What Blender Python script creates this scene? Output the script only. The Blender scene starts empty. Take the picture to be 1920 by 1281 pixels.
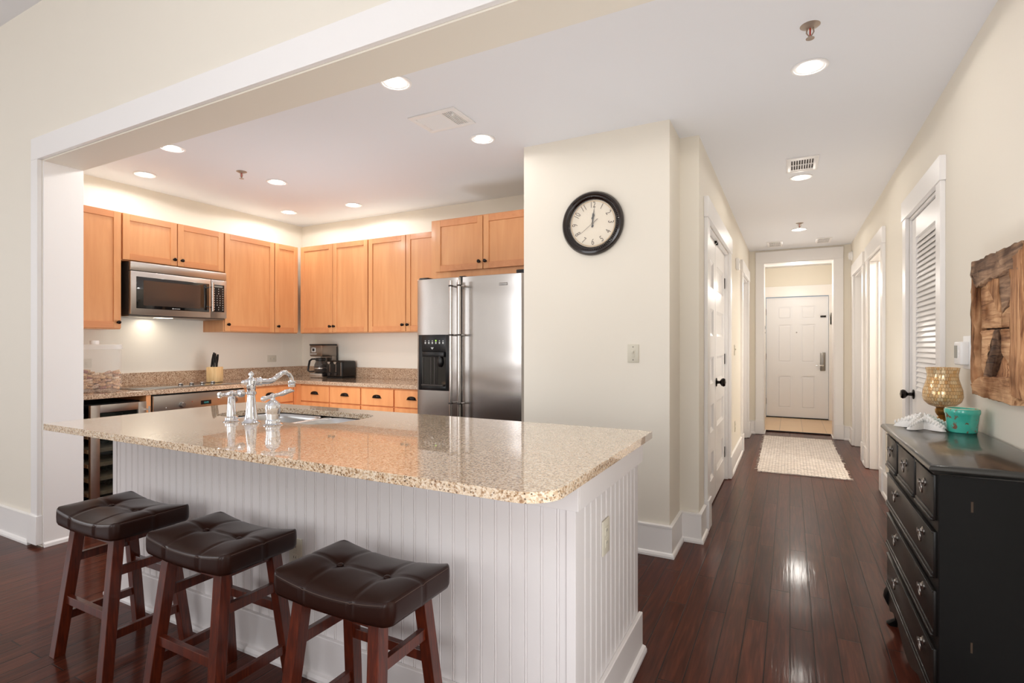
import bpy, bmesh, math, random
from mathutils import Vector, Matrix
random.seed(7)
PI = math.pi
S = bpy.context.scene
COL = S.collection

# ---------------------------------------------------------------- camera
cam_d = bpy.data.cameras.new('camera')
cam = bpy.data.objects.new('camera', cam_d)
COL.objects.link(cam)
cam_d.sensor_width = 36.0
cam_d.lens = 995.7 / 1920 * 36.0
cam_d.shift_y = 7.5 / 1920
cam_d.clip_start = 0.05
cam.location = (0, 0, 1.30)
cam.rotation_euler = (PI / 2, 0, math.atan2(521, 995.7))
S.camera = cam

# ---------------------------------------------------------------- view, world, daylight
S.view_settings.view_transform = 'Standard'
S.view_settings.look = 'None'
S.view_settings.gamma = 1.0
S.view_settings.use_curve_mapping = False
S.view_settings.exposure = 0.10
S.cycles.use_denoising = True
S.cycles.max_bounces = 10
S.cycles.diffuse_bounces = 6
S.cycles.glossy_bounces = 5
S.cycles.transmission_bounces = 8
S.cycles.transparent_max_bounces = 12
S.cycles.sample_clamp_indirect = 6.0
S.cycles.caustics_reflective = False
S.cycles.caustics_refractive = False

W = bpy.data.worlds.new('world'); S.world = W; W.use_nodes = True
_n = W.node_tree.nodes; _n.clear()
_o = _n.new('ShaderNodeOutputWorld'); _b = _n.new('ShaderNodeBackground'); _s = _n.new('ShaderNodeTexSky')
_s.sky_type = 'HOSEK_WILKIE'; _s.turbidity = 4.0; _s.sun_direction = (0.3, 0.5, 0.8)
_b.inputs[1].default_value = 1.2
W.node_tree.links.new(_s.outputs[0], _b.inputs[0]); W.node_tree.links.new(_b.outputs[0], _o.inputs[0])

def area(name, loc, rot, sx, sy, power, color=(1, 1, 1)):
    l = bpy.data.lights.new(name, 'AREA'); l.shape = 'RECTANGLE'; l.size = sx; l.size_y = sy
    l.energy = power; l.color = color
    o = bpy.data.objects.new(name, l); o.location = loc; o.rotation_euler = rot; COL.objects.link(o)
    return o
# daylight entering the living room through the two tall windows of the rear wall and one of the left wall
area('daylight_rear', (-4.1, -4.46, 1.75), (-PI / 2 + 0.0, 0, 0), 1.7, 2.3, 52, (0.97, 0.98, 1.0)).rotation_euler = (PI / 2, 0, 0)
area('daylight_rear', (-0.5, -4.46, 1.75), (PI / 2, 0, 0), 1.7, 2.3, 62, (0.97, 0.98, 1.0))
area('daylight_side', (-7.46, -1.4, 1.75), (PI / 2, 0, -PI / 2), 2.4, 2.3, 62, (0.97, 0.98, 1.0))

def fill_light(loc, power, size=0.35, color=(0.93, 0.965, 1.0)):
    # added soft fill lights without any fixture, hidden from reflections
    l = bpy.data.lights.new('room_fill', 'POINT'); l.energy = power
    l.shadow_soft_size = size; l.color = color
    o = bpy.data.objects.new('room_fill', l); o.location = loc; o.rotation_euler = (PI, 0, 0); o.visible_glossy = False; COL.objects.link(o)
fill_light((-3.5, 2.95, 1.15), 31); fill_light((-2.0, 2.75, 1.1), 5); fill_light((0.10, 0.85, 0.6), 27)
fill_light((0.1, 4.9, 1.2), 6.5, color=(1.0, 0.93, 0.84)); fill_light((0.1, 7.2, 1.2), 10, color=(1.0, 0.93, 0.84)); fill_light((-1.6, -0.5, 2.3), 48, 0.5)
def up_fill_light(loc, power, cone=130):
    # added upward fill to brighten the ceilings, no such lamp in the rooms
    l = bpy.data.lights.new('ceiling_fill', 'SPOT'); l.energy = power; l.spot_size = math.radians(cone); l.spot_blend = 1.0
    l.shadow_soft_size = 0.25; l.color = (0.94, 0.975, 1.0)
    o = bpy.data.objects.new('ceiling_fill', l); o.location = loc; o.rotation_euler = (PI, 0, 0); o.visible_glossy = False; COL.objects.link(o)
up_fill_light((-1.4, 2.4, 0.97), 16); up_fill_light((-3.3, 2.9, 0.95), 15); up_fill_light((0.1, 2.3, 0.5), 34); up_fill_light((0.1, 5.0, 0.5), 15); up_fill_light((0.1, 7.3, 0.5), 12)

# ---------------------------------------------------------------- materials
def newmat(name):
    m = bpy.data.materials.new(name); m.use_nodes = True
    nt = m.node_tree
    b = nt.nodes.get('Principled BSDF')
    return m, nt, b
def srgb(c):
    f = lambda v: v / 12.92 if v <= 0.04045 else ((v + 0.055) / 1.055) ** 2.4
    return tuple(f(v / 255.0) for v in c) + (1.0,)
def plain(name, c, rough=0.5, metal=0.0, coat=0.0, bump=0.0, bscale=200, spec=None, emit=None, estr=0):
    m, nt, b = newmat(name)
    b.inputs['Base Color'].default_value = srgb(c)
    b.inputs['Roughness'].default_value = rough
    b.inputs['Metallic'].default_value = metal
    b.inputs['Coat Weight'].default_value = coat
    b.inputs['Coat Roughness'].default_value = 0.08
    if spec is not None: b.inputs['Specular IOR Level'].default_value = spec
    if emit:
        b.inputs['Emission Color'].default_value = srgb(emit); b.inputs['Emission Strength'].default_value = estr
    if bump:
        tx = nt.nodes.new('ShaderNodeTexNoise'); tx.inputs['Scale'].default_value = bscale
        tc = nt.nodes.new('ShaderNodeTexCoord'); nt.links.new(tc.outputs['Object'], tx.inputs['Vector'])
        bp = nt.nodes.new('ShaderNodeBump'); bp.inputs['Strength'].default_value = bump; bp.inputs['Distance'].default_value = 0.002
        nt.links.new(tx.outputs[0], bp.inputs['Height']); nt.links.new(bp.outputs[0], b.inputs['Normal'])
    return m
def ramp(nt, stops):
    r = nt.nodes.new('ShaderNodeValToRGB'); e = r.color_ramp.elements
    while len(e) > 1: e.remove(e[-1])
    e[0].position = stops[0][0]; e[0].color = srgb(stops[0][1])
    for p, c in stops[1:]:
        x = e.new(p); x.color = srgb(c)
    return r
def coords(nt, scale=(1, 1, 1), kind='Object'):
    tc = nt.nodes.new('ShaderNodeTexCoord'); mp = nt.nodes.new('ShaderNodeMapping'); mp.inputs['Scale'].default_value = scale
    nt.links.new(tc.outputs[kind], mp.inputs['Vector']); return mp.outputs[0]
def mixc(nt, fac, a, b, mode='MIX'):
    mx = nt.nodes.new('ShaderNodeMix'); mx.data_type = 'RGBA'; mx.blend_type = mode
    for sock, v in ((mx.inputs[0], fac), (mx.inputs[6], a), (mx.inputs[7], b)):
        if hasattr(v, 'is_output') and v.is_output: nt.links.new(v, sock)
        else: sock.default_value = v
    return mx.outputs[2]

def wood(name, c1, c2, c3, scale=(18, 18, 1.6), rough=0.35, coat=0.3, contrast=0.5, noise=1.6):
    m, nt, b = newmat(name)
    v = coords(nt, scale)
    n = nt.nodes.new('ShaderNodeTexNoise'); n.inputs['Scale'].default_value = noise; n.inputs['Detail'].default_value = 7; n.inputs['Distortion'].default_value = 0.6
    nt.links.new(v, n.inputs['Vector'])
    lo = 0.5 - contrast / 2; hi = 0.5 + contrast / 2
    r = ramp(nt, [(lo, c1), (0.5, c2), (hi, c3)])
    nt.links.new(n.outputs[0], r.inputs[0])
    nt.links.new(r.outputs[0], b.inputs['Base Color'])
    b.inputs['Roughness'].default_value = rough; b.inputs['Coat Weight'].default_value = coat; b.inputs['Coat Roughness'].default_value = 0.15
    bp = nt.nodes.new('ShaderNodeBump'); bp.inputs['Strength'].default_value = 0.06; bp.inputs['Distance'].default_value = 0.002
    nt.links.new(n.outputs[0], bp.inputs['Height']); nt.links.new(bp.outputs[0], b.inputs['Normal'])
    return m

def granite(name, cs, seed=0.0):
    """speckled polished stone"""
    m, nt, b = newmat(name)
    v = coords(nt)
    def vor(scale, stops, off):
        t = nt.nodes.new('ShaderNodeTexVoronoi'); t.inputs['Scale'].default_value = scale
        mp = nt.nodes.new('ShaderNodeMapping'); mp.inputs['Location'].default_value = (off + seed, off * 2, off * 3)
        nt.links.new(v, mp.inputs['Vector']); nt.links.new(mp.outputs[0], t.inputs['Vector'])
        return t, stops
    t1 = nt.nodes.new('ShaderNodeTexVoronoi'); t1.inputs['Scale'].default_value = 230
    nt.links.new(v, t1.inputs['Vector'])
    sep = nt.nodes.new('ShaderNodeSeparateColor'); nt.links.new(t1.outputs['Color'], sep.inputs[0])
    r = ramp(nt, cs); r.color_ramp.interpolation = 'LINEAR'
    nt.links.new(sep.outputs[0], r.inputs[0])
    n = nt.nodes.new('ShaderNodeTexNoise'); n.inputs['Scale'].default_value = 95; n.inputs['Detail'].default_value = 3
    nt.links.new(v, n.inputs['Vector'])
    r2 = ramp(nt, [(0.0, (255, 255, 255)), (0.54, (255, 255, 255)), (0.66, (170, 135, 95))])
    nt.links.new(n.outputs[0], r2.inputs[0])
    c = mixc(nt, 0.8, r.outputs[0], r2.outputs[0], 'MULTIPLY')
    t2 = nt.nodes.new('ShaderNodeTexVoronoi'); t2.inputs['Scale'].default_value = 120; nt.links.new(v, t2.inputs['Vector'])
    sp = nt.nodes.new('ShaderNodeSeparateColor'); nt.links.new(t2.outputs['Color'], sp.inputs[0])
    gt = nt.nodes.new('ShaderNodeMath'); gt.operation = 'GREATER_THAN'; gt.inputs[1].default_value = 0.70; nt.links.new(sp.outputs[1], gt.inputs[0])
    lt = nt.nodes.new('ShaderNodeMath'); lt.operation = 'LESS_THAN'; lt.inputs[1].default_value = 0.0034 * 100; nt.links.new(t2.outputs['Distance'], lt.inputs[0])
    mu = nt.nodes.new('ShaderNodeMath'); mu.operation = 'MULTIPLY'; nt.links.new(gt.outputs[0], mu.inputs[0]); nt.links.new(lt.outputs[0], mu.inputs[1])
    mu2 = nt.nodes.new('ShaderNodeMath'); mu2.operation = 'MULTIPLY'; mu2.inputs[1].default_value = 0.85; nt.links.new(mu.outputs[0], mu2.inputs[0])
    c = mixc(nt, mu2.outputs[0], c, srgb((92, 66, 44)))
    nt.links.new(c, b.inputs['Base Color'])
    b.inputs['Roughness'].default_value = 0.22
    b.inputs['Coat Weight'].default_value = 1.0; b.inputs['Coat Roughness'].default_value = 0.02; b.inputs['Coat IOR'].default_value = 1.7
    return m

def brushed(name, c, rough=0.3, axis='x', var=0.012):
    m, nt, b = newmat(name)
    sc = {'x': (1.5, 300, 300), 'y': (300, 1.5, 300), 'z': (300, 300, 1.5)}[axis]
    v = coords(nt, sc)
    n = nt.nodes.new('ShaderNodeTexNoise'); n.inputs['Scale'].default_value = 1.0; n.inputs['Detail'].default_value = 3
    nt.links.new(v, n.inputs['Vector'])
    mr = nt.nodes.new('ShaderNodeMapRange'); mr.inputs[3].default_value = rough - var; mr.inputs[4].default_value = rough + var
    nt.links.new(n.outputs[0], mr.inputs[0]); nt.links.new(mr.outputs[0], b.inputs['Roughness'])
    b.inputs['Base Color'].default_value = srgb(c); b.inputs['Metallic'].default_value = 1.0
    b.inputs['Anisotropic'].default_value = 0.5
    if axis != 'z':
        b.inputs['Anisotropic Rotation'].default_value = 0.0
    return m

def floor_mat():
    m, nt, b = newmat('dark_plank_floor')
    tc = nt.nodes.new('ShaderNodeTexCoord')
    sx = nt.nodes.new('ShaderNodeSeparateXYZ'); nt.links.new(tc.outputs['Object'], sx.inputs[0])
    cb = nt.nodes.new('ShaderNodeCombineXYZ')
    nt.links.new(sx.outputs['Y'], cb.inputs['X']); nt.links.new(sx.outputs['X'], cb.inputs['Y'])
    br = nt.nodes.new('ShaderNodeTexBrick'); nt.links.new(cb.outputs[0], br.inputs['Vector'])
    br.inputs['Scale'].default_value = 1.0; br.inputs['Brick Width'].default_value = 1.05; br.inputs['Row Height'].default_value = 0.092
    br.inputs['Mortar Size'].default_value = 0.0030; br.inputs['Mortar Smooth'].default_value = 0.6; br.inputs['Bias'].default_value = 0.0
    br.offset = 0.37; br.offset_frequency = 2
    br.inputs['Color1'].default_value = (0.0, 0, 0, 1); br.inputs['Color2'].default_value = (1, 1, 1, 1); br.inputs['Mortar'].default_value = (0.5, 0.5, 0.5, 1)
    n = nt.nodes.new('ShaderNodeTexNoise'); n.inputs['Scale'].default_value = 3.0; n.inputs['Detail'].default_value = 8; n.inputs['Distortion'].default_value = 0.5
    mp = nt.nodes.new('ShaderNodeMapping'); mp.inputs['Scale'].default_value = (22, 1.3, 1)
    nt.links.new(tc.outputs['Object'], mp.inputs['Vector'])
    ad = nt.nodes.new('ShaderNodeVectorMath'); ad.operation = 'MULTIPLY_ADD'
    nt.links.new(br.outputs['Color'], ad.inputs[0]); ad.inputs[1].default_value = (9, 9, 9); nt.links.new(mp.outputs[0], ad.inputs[2])
    nt.links.new(ad.outputs[0], n.inputs['Vector'])
    r = ramp(nt, [(0.2, (56, 26, 18)), (0.5, (82, 40, 28)), (0.85, (110, 58, 40))])
    nt.links.new(n.outputs[0], r.inputs[0])
    r2 = ramp(nt, [(0.0, (200, 190, 190)), (1.0, (255, 255, 255))])
    nt.links.new(br.outputs['Color'], r2.inputs[0])
    c = mixc(nt, 1.0, r.outputs[0], r2.outputs[0], 'MULTIPLY')
    c = mixc(nt, br.outputs['Fac'], c, srgb((30, 17, 13)))
    nt.links.new(c, b.inputs['Base Color'])
    b.inputs['Roughness'].default_value = 0.30
    b.inputs['Coat Weight'].default_value = 0.36; b.inputs['Coat Roughness'].default_value = 0.10; b.inputs['Coat IOR'].default_value = 1.4; b.inputs['Specular IOR Level'].default_value = 0.04
    mul = nt.nodes.new('ShaderNodeMath'); mul.operation = 'MULTIPLY_ADD'; mul.inputs[1].default_value = -1.0
    nt.links.new(br.outputs['Fac'], mul.inputs[0])
    n2 = nt.nodes.new('ShaderNodeMath'); n2.operation = 'MULTIPLY'; n2.inputs[1].default_value = 0.35; nt.links.new(n.outputs[0], n2.inputs[0])
    nt.links.new(n2.outputs[0], mul.inputs[2])
    bp = nt.nodes.new('ShaderNodeBump'); bp.inputs['Strength'].default_value = 0.6; bp.inputs['Distance'].default_value = 0.002
    nt.links.new(mul.outputs[0], bp.inputs['Height']); nt.links.new(bp.outputs[0], b.inputs['Normal']); nt.links.new(bp.outputs[0], b.inputs['Coat Normal'])
    return m

def tile_mat():
    m, nt, b = newmat('entry_tile')
    tc = nt.nodes.new('ShaderNodeTexCoord')
    mp = nt.nodes.new('ShaderNodeMapping'); mp.inputs['Rotation'].default_value = (0, 0, 0.0); mp.inputs['Location'].default_value = (0.14, 0.0, 0)
    nt.links.new(tc.outputs['Object'], mp.inputs['Vector'])
    br = nt.nodes.new('ShaderNodeTexBrick'); nt.links.new(mp.outputs[0], br.inputs['Vector'])
    br.inputs['Scale'].default_value = 1; br.inputs['Brick Width'].default_value = 0.31; br.inputs['Row Height'].default_value = 0.6; br.inputs['Mortar Size'].default_value = 0.004
    br.offset = 0
    br.inputs['Color1'].default_value = srgb((226, 196, 160)); br.inputs['Color2'].default_value = srgb((218, 186, 150)); br.inputs['Mortar'].default_value = srgb((185, 160, 135))
    nt.links.new(br.outputs['Color'], b.inputs['Base Color']); b.inputs['Roughness'].default_value = 0.35
    return m

def rug_mat():
    m, nt, b = newmat('woven_rug')
    v = coords(nt, (1, 1, 1))
    ch = nt.nodes.new('ShaderNodeTexBrick'); nt.links.new(v, ch.inputs['Vector']); ch.inputs['Scale'].default_value = 1
    ch.inputs['Brick Width'].default_value = 0.060; ch.inputs['Row Height'].default_value = 0.040; ch.inputs['Mortar Size'].default_value = 0.007; ch.inputs['Mortar Smooth'].default_value = 1.0
    ch.inputs['Color1'].default_value = srgb((236, 230, 224)); ch.inputs['Color2'].default_value = srgb((206, 194, 184)); ch.inputs['Mortar'].default_value = srgb((150, 136, 126))
    n = nt.nodes.new('ShaderNodeTexNoise'); n.inputs['Scale'].default_value = 34; n.inputs['Detail'].default_value = 4; nt.links.new(v, n.inputs['Vector'])
    r = ramp(nt, [(0.36, (150, 132, 118)), (0.47, (236, 226, 214))]); nt.links.new(n.outputs[0], r.inputs[0])
    c = mixc(nt, 0.6, ch.outputs['Color'], r.outputs[0], 'MULTIPLY')
    c = mixc(nt, 0.30, c, srgb((252, 248, 246)))
    nt.links.new(c, b.inputs['Base Color']); b.inputs['Roughness'].default_value = 0.95
    bp = nt.nodes.new('ShaderNodeBump'); bp.inputs['Strength'].default_value = 0.8; bp.inputs['Distance'].default_value = 0.006
    inv = nt.nodes.new('ShaderNodeMath'); inv.operation = 'SUBTRACT'; inv.inputs[0].default_value = 1.0; nt.links.new(ch.outputs['Fac'], inv.inputs[1])
    nt.links.new(inv.outputs[0], bp.inputs['Height']); nt.links.new(bp.outputs[0], b.inputs['Normal'])
    return m

def glass_mat(name, c, rough=0.02, alpha=0.25, metal=0.0):
    m, nt, b = newmat(name)
    b.inputs['Base Color'].default_value = srgb(c); b.inputs['Roughness'].default_value = rough
    b.inputs['Alpha'].default_value = alpha; b.inputs['Metallic'].default_value = metal
    b.inputs['Coat Weight'].default_value = 0.5
    return m

def mosaic_mat():
    m, nt, b = newmat('gold_mosaic_glass')
    tc = nt.nodes.new('ShaderNodeTexCoord')
    sx = nt.nodes.new('ShaderNodeSeparateXYZ'); nt.links.new(tc.outputs['Object'], sx.inputs[0])
    at = nt.nodes.new('ShaderNodeMath'); at.operation = 'ARCTAN2'; nt.links.new(sx.outputs['Y'], at.inputs[0]); nt.links.new(sx.outputs['X'], at.inputs[1])
    cb = nt.nodes.new('ShaderNodeCombineXYZ'); nt.links.new(at.outputs[0], cb.inputs['X']); nt.links.new(sx.outputs['Z'], cb.inputs['Y'])
    mp = nt.nodes.new('ShaderNodeMapping'); mp.inputs['Scale'].default_value = (0.07, 1, 1); nt.links.new(cb.outputs[0], mp.inputs['Vector'])
    br = nt.nodes.new('ShaderNodeTexBrick'); nt.links.new(mp.outputs[0], br.inputs['Vector'])
    br.inputs['Scale'].default_value = 1; br.inputs['Brick Width'].default_value = 0.011; br.inputs['Row Height'].default_value = 0.016; br.inputs['Mortar Size'].default_value = 0.0006
    br.inputs['Color1'].default_value = srgb((255, 232, 190)); br.inputs['Color2'].default_value = srgb((238, 190, 126)); br.inputs['Mortar'].default_value = srgb((160, 116, 66))
    nt.links.new(br.outputs['Color'], b.inputs['Base Color'])
    b.inputs['Metallic'].default_value = 0.4; b.inputs['Roughness'].default_value = 0.12; b.inputs['Alpha'].default_value = 0.78
    wn = nt.nodes.new('ShaderNodeTexWhiteNoise'); 
    bp = nt.nodes.new('ShaderNodeBump'); bp.inputs['Strength'].default_value = 0.6; bp.inputs['Distance'].default_value = 0.002
    nt.links.new(br.outputs['Color'], bp.inputs['Height']); nt.links.new(bp.outputs[0], b.inputs['Normal'])
    return m

def turquoise_mat():
    m, nt, b = newmat('turquoise_glaze')
    v = coords(nt, (1, 1, 1))
    n = nt.nodes.new('ShaderNodeTexNoise'); n.inputs['Scale'].default_value = 38; n.inputs['Detail'].default_value = 3; nt.links.new(v, n.inputs['Vector'])
    r = ramp(nt, [(0.0, (62, 178, 158)), (0.60, (70, 186, 166)), (0.66, (120, 84, 62))]); nt.links.new(n.outputs[0], r.inputs[0])
    nt.links.new(r.outputs[0], b.inputs['Base Color']); b.inputs['Roughness'].default_value = 0.2; b.inputs['Coat Weight'].default_value = 0.7
    return m

def driftwood_mat(name, cs, axis):
    m, nt, b = newmat(name)
    sc = {'y': (40, 3, 40), 'z': (40, 40, 3)}[axis]
    v = coords(nt, sc)
    n = nt.nodes.new('ShaderNodeTexNoise'); n.inputs['Scale'].default_value = 1.3; n.inputs['Detail'].default_value = 9; n.inputs['Distortion'].default_value = 1.2
    nt.links.new(v, n.inputs['Vector'])
    r = ramp(nt, [(0.28, cs[0]), (0.48, cs[1]), (0.75, cs[2])]); nt.links.new(n.outputs[0], r.inputs[0])
    v2 = coords(nt, (7, 7, 7)); n2 = nt.nodes.new('ShaderNodeTexNoise'); n2.inputs['Scale'].default_value = 1.0; n2.inputs['Detail'].default_value = 5; nt.links.new(v2, n2.inputs['Vector'])
    r2 = ramp(nt, [(0.40, (255, 255, 255)), (0.66, cs[3])]); nt.links.new(n2.outputs[0], r2.inputs[0])
    c = mixc(nt, 1.0, r.outputs[0], r2.outputs[0], 'MULTIPLY')
    nt.links.new(c, b.inputs['Base Color']); b.inputs['Roughness'].default_value = 0.85
    bp = nt.nodes.new('ShaderNodeBump'); bp.inputs['Strength'].default_value = 0.9; bp.inputs['Distance'].default_value = 0.006
    nt.links.new(n.outputs[0], bp.inputs['Height']); nt.links.new(bp.outputs[0], b.inputs['Normal'])
    return m

def cork_mat():
    m, nt, b = newmat('cork')
    oi = nt.nodes.new('ShaderNodeObjectInfo')
    r = ramp(nt, [(0.0, (200, 160, 122)), (0.3, (226, 196, 160)), (0.6, (186, 140, 104)), (0.85, (232, 212, 186)), (1.0, (150, 92, 92))])
    nt.links.new(oi.outputs['Random'], r.inputs[0])
    v = coords(nt, (1, 1, 1)); n = nt.nodes.new('ShaderNodeTexNoise'); n.inputs['Scale'].default_value = 160; nt.links.new(v, n.inputs['Vector'])
    r2 = ramp(nt, [(0.35, (190, 170, 150)), (0.5, (255, 255, 255))]); nt.links.new(n.outputs[0], r2.inputs[0])
    c = mixc(nt, 0.8, r.outputs[0], r2.outputs[0], 'MULTIPLY')
    nt.links.new(c, b.inputs['Base Color']); b.inputs['Roughness'].default_value = 0.85
    return m

def leather_mat():
    m, nt, b = newmat('brown_leather')
    v = coords(nt); n = nt.nodes.new('ShaderNodeTexVoronoi'); n.inputs['Scale'].default_value = 420; nt.links.new(v, n.inputs['Vector'])
    b.inputs['Base Color'].default_value = srgb((38, 19, 14)); b.inputs['Roughness'].default_value = 0.30
    b.inputs['Specular IOR Level'].default_value = 0.26
    bp = nt.nodes.new('ShaderNodeBump'); bp.inputs['Strength'].default_value = 0.12; bp.inputs['Distance'].default_value = 0.001
    nt.links.new(n.outputs['Distance'], bp.inputs['Height']); nt.links.new(bp.outputs[0], b.inputs['Normal'])
    return m

M = {}
M['wall'] = plain('cream_wall_paint', (230, 223, 210), 0.62, bump=0.05, bscale=300)
M['ceil'] = plain('ceiling_paint', (232, 232, 235), 0.8)
M['trim'] = plain('white_trim_paint', (238, 235, 233), 0.32)
M['reflection_brown'] = plain('reflection_dark_back', (62, 52, 47), 0.5)  # dark tone given to the unseen island back to darken the refrigerator's reflection
M['pale_bounce'] = plain('pale_bounce_top', (226, 216, 200), 0.7)  # pale tone put on unseen cabinet tops to cut orange bounce on the wall
M['soffit'] = plain('soffit_paint', (232, 224, 214), 0.55)
M['floor'] = floor_mat()
M['tile'] = tile_mat()
M['rug'] = rug_mat()
M['maple'] = wood('maple_cabinet', (196, 133, 86), (208, 148, 99), (218, 162, 113), (11, 11, 1.1), 0.38, 0.25, 0.75)
M['maple_h'] = wood('maple_rail', (190, 123, 78), (202, 137, 91), (212, 149, 101), (11, 1.1, 11), 0.38, 0.25, 0.75)
M['maple_base'] = wood('maple_base_cabinet', (214, 138, 84), (228, 154, 98), (238, 168, 112), (11, 11, 1.1), 0.38, 0.25, 0.75)
M['stoolwood'] = wood('cherry_stool_wood', (42, 15, 8), (76, 27, 13), (112, 44, 20), (60, 60, 3), 0.32, 0.4, 0.7, 2.0)
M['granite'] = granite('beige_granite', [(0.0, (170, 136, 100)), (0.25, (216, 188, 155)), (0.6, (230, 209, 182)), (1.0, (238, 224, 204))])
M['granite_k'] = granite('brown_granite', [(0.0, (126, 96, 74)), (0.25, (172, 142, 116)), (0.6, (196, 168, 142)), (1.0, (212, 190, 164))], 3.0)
M['island'] = plain('island_white_paint', (217, 212, 211), 0.38)
M['steel'] = brushed('brushed_steel', (196, 192, 188), 0.27, 'x')
M['steel_y'] = brushed('brushed_steel_side', (204, 199, 194), 0.34, 'y')
M['steel_w'] = brushed('brushed_steel_warm', (156, 146, 138), 0.3, 'z')
M['steel_v'] = brushed('brushed_steel_handle', (214, 211, 208), 0.24, 'z')
M['sinksteel'] = brushed('sink_steel', (205, 205, 205), 0.3, 'y')
def wavy_steel():
    m = brushed('refrigerator_steel', (198, 193, 189), 0.24, 'x', 0.008); nt = m.node_tree; b = nt.nodes.get('Principled BSDF')
    v = coords(nt, (1.3, 1, 4.2)); n = nt.nodes.new('ShaderNodeTexNoise'); n.inputs['Scale'].default_value = 1.0; n.inputs['Detail'].default_value = 0.5
    nt.links.new(v, n.inputs['Vector'])
    bp = nt.nodes.new('ShaderNodeBump'); bp.inputs['Strength'].default_value = 1.0; bp.inputs['Distance'].default_value = 0.010
    nt.links.new(n.outputs[0], bp.inputs['Height']); nt.links.new(bp.outputs[0], b.inputs['Normal'])
    return m
M['steel_f'] = wavy_steel()
M['chrome'] = plain('polished_chrome', (232, 234, 238), 0.05, 1.0)
M['black'] = plain('black_plastic', (16, 16, 17), 0.3)
M['blackmat'] = plain('black_matte', (20, 18, 17), 0.6)
M['blackglass'] = plain('black_glass', (12, 11, 11), 0.06, coat=1.0)
M['darkgrey'] = plain('dark_grey_metal', (66, 60, 57), 0.5, 0.3)
M['bronze'] = plain('dark_bronze_hardware', (44, 39, 37), 0.2, 0.85)
M['iron'] = plain('pewter_ring', (176, 170, 164), 0.3, 1.0)
M['dresser'] = plain('black_painted_wood', (10, 10, 10), 0.45, coat=0.0, spec=0.2, bump=0.15, bscale=60)
M['dresser_f'] = plain('black_brown_painted_front', (19, 16, 14), 0.36, coat=0.06, spec=0.35, bump=0.15, bscale=60)
M['dresser_top'] = plain('black_satin_top', (28, 28, 26), 0.3, coat=0.45, bump=0.12, bscale=40)
M['white'] = plain('white_plastic', (238, 237, 236), 0.35)
M['ivory'] = plain('ivory_plastic', (208, 202, 186), 0.4)
M['slot'] = plain('slot_dark', (60, 55, 50), 0.6)
M['doorwhite'] = plain('entry_door_paint', (232, 232, 236), 0.38)
M['satin'] = plain('satin_nickel', (150, 146, 142), 0.35, 0.9)
M['leather'] = leather_mat()
M['stitch'] = plain('seam_thread', (80, 62, 54), 0.7)
M['acrylic'] = glass_mat('clear_acrylic', (236, 238, 240), 0.03, 0.08)
M['acrylic_lid'] = glass_mat('frosted_acrylic', (242, 240, 238), 0.25, 0.5)
M['coffeeglass'] = glass_mat('carafe_glass', (40, 40, 42), 0.03, 0.6)
M['cork'] = cork_mat()
M['butcher'] = wood('light_block_wood', (206, 164, 112), (222, 184, 132), (234, 200, 150), (30, 30, 4), 0.45, 0.1, 0.6)
M['gold'] = plain('antique_gold', (168, 128, 70), 0.3, 0.85, bump=0.2, bscale=60)
M['mosaic'] = mosaic_mat()
M['turq'] = turquoise_mat()
M['star'] = plain('white_coral', (240, 238, 234), 0.8, bump=0.9, bscale=260)
M['clockframe'] = plain('clock_bronze', (26, 14, 11), 0.22, 0.2, coat=0.5)
M['dial'] = plain('clock_dial', (236, 224, 204), 0.5)
M['dialink'] = plain('clock_ink', (98, 84, 70), 0.6)
M['glassclear'] = glass_mat('clock_glass', (240, 240, 240), 0.02, 0.07)
M['winglass'] = glass_mat('window_glass', (235, 240, 245), 0.02, 0.08)
M['glow'] = plain('lamp_lens', (255, 255, 255), 0.4, emit=(255, 250, 244), estr=14)
M['undercab'] = plain('hood_lamp_lens', (255, 255, 255), 0.4, emit=(255, 240, 215), estr=6)
M['baffle'] = plain('lamp_baffle', (240, 238, 236), 0.25)
M['display'] = plain('oven_display', (14, 16, 18), 0.2, emit=(60, 190, 190), estr=0.0)
M['digits'] = plain('teal_digits', (50, 130, 130), 0.4, emit=(70, 210, 205), estr=0.25)
M['greenled'] = plain('green_led', (150, 220, 70), 0.4, emit=(150, 220, 70), estr=1.5)
M['marks'] = plain('pale_print', (190, 190, 188), 0.5)
M['copperhead'] = plain('sprinkler_metal', (176, 160, 146), 0.35, 0.45)
M['redbulb'] = plain('red_bulb', (190, 60, 40), 0.3)
M['lcd'] = plain('lcd_grey', (130, 132, 126), 0.3)
M['dw_brown'] = driftwood_mat('driftwood_vertical', [(118, 76, 50), (182, 132, 92), (218, 172, 128), (150, 130, 112)], 'z')
M['dw_grey'] = driftwood_mat('driftwood_grey', [(82, 62, 50), (138, 108, 86), (182, 148, 118), (140, 126, 116)], 'y')
M['dw_tan'] = driftwood_mat('driftwood_tan', [(134, 92, 62), (196, 150, 110), (228, 188, 146), (170, 146, 120)], 'y')
M['dw_back'] = plain('driftwood_backing', (58, 42, 32), 0.9)
M['bottle'] = plain('dark_wine_glass', (14, 24, 14), 0.1, coat=0.6)
M['rack'] = wood('pale_rack_wood', (150, 134, 108), (172, 156, 128), (190, 174, 146), (3, 30, 30), 0.5, 0.0, 0.6)

# ---------------------------------------------------------------- mesh helpers
def bot_origin(o):
    x = y = z = 0
    while o is not None:
        x += o.location.x; y += o.location.y; z += o.location.z; o = o.parent
    return Vector((x, y, z))

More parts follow.
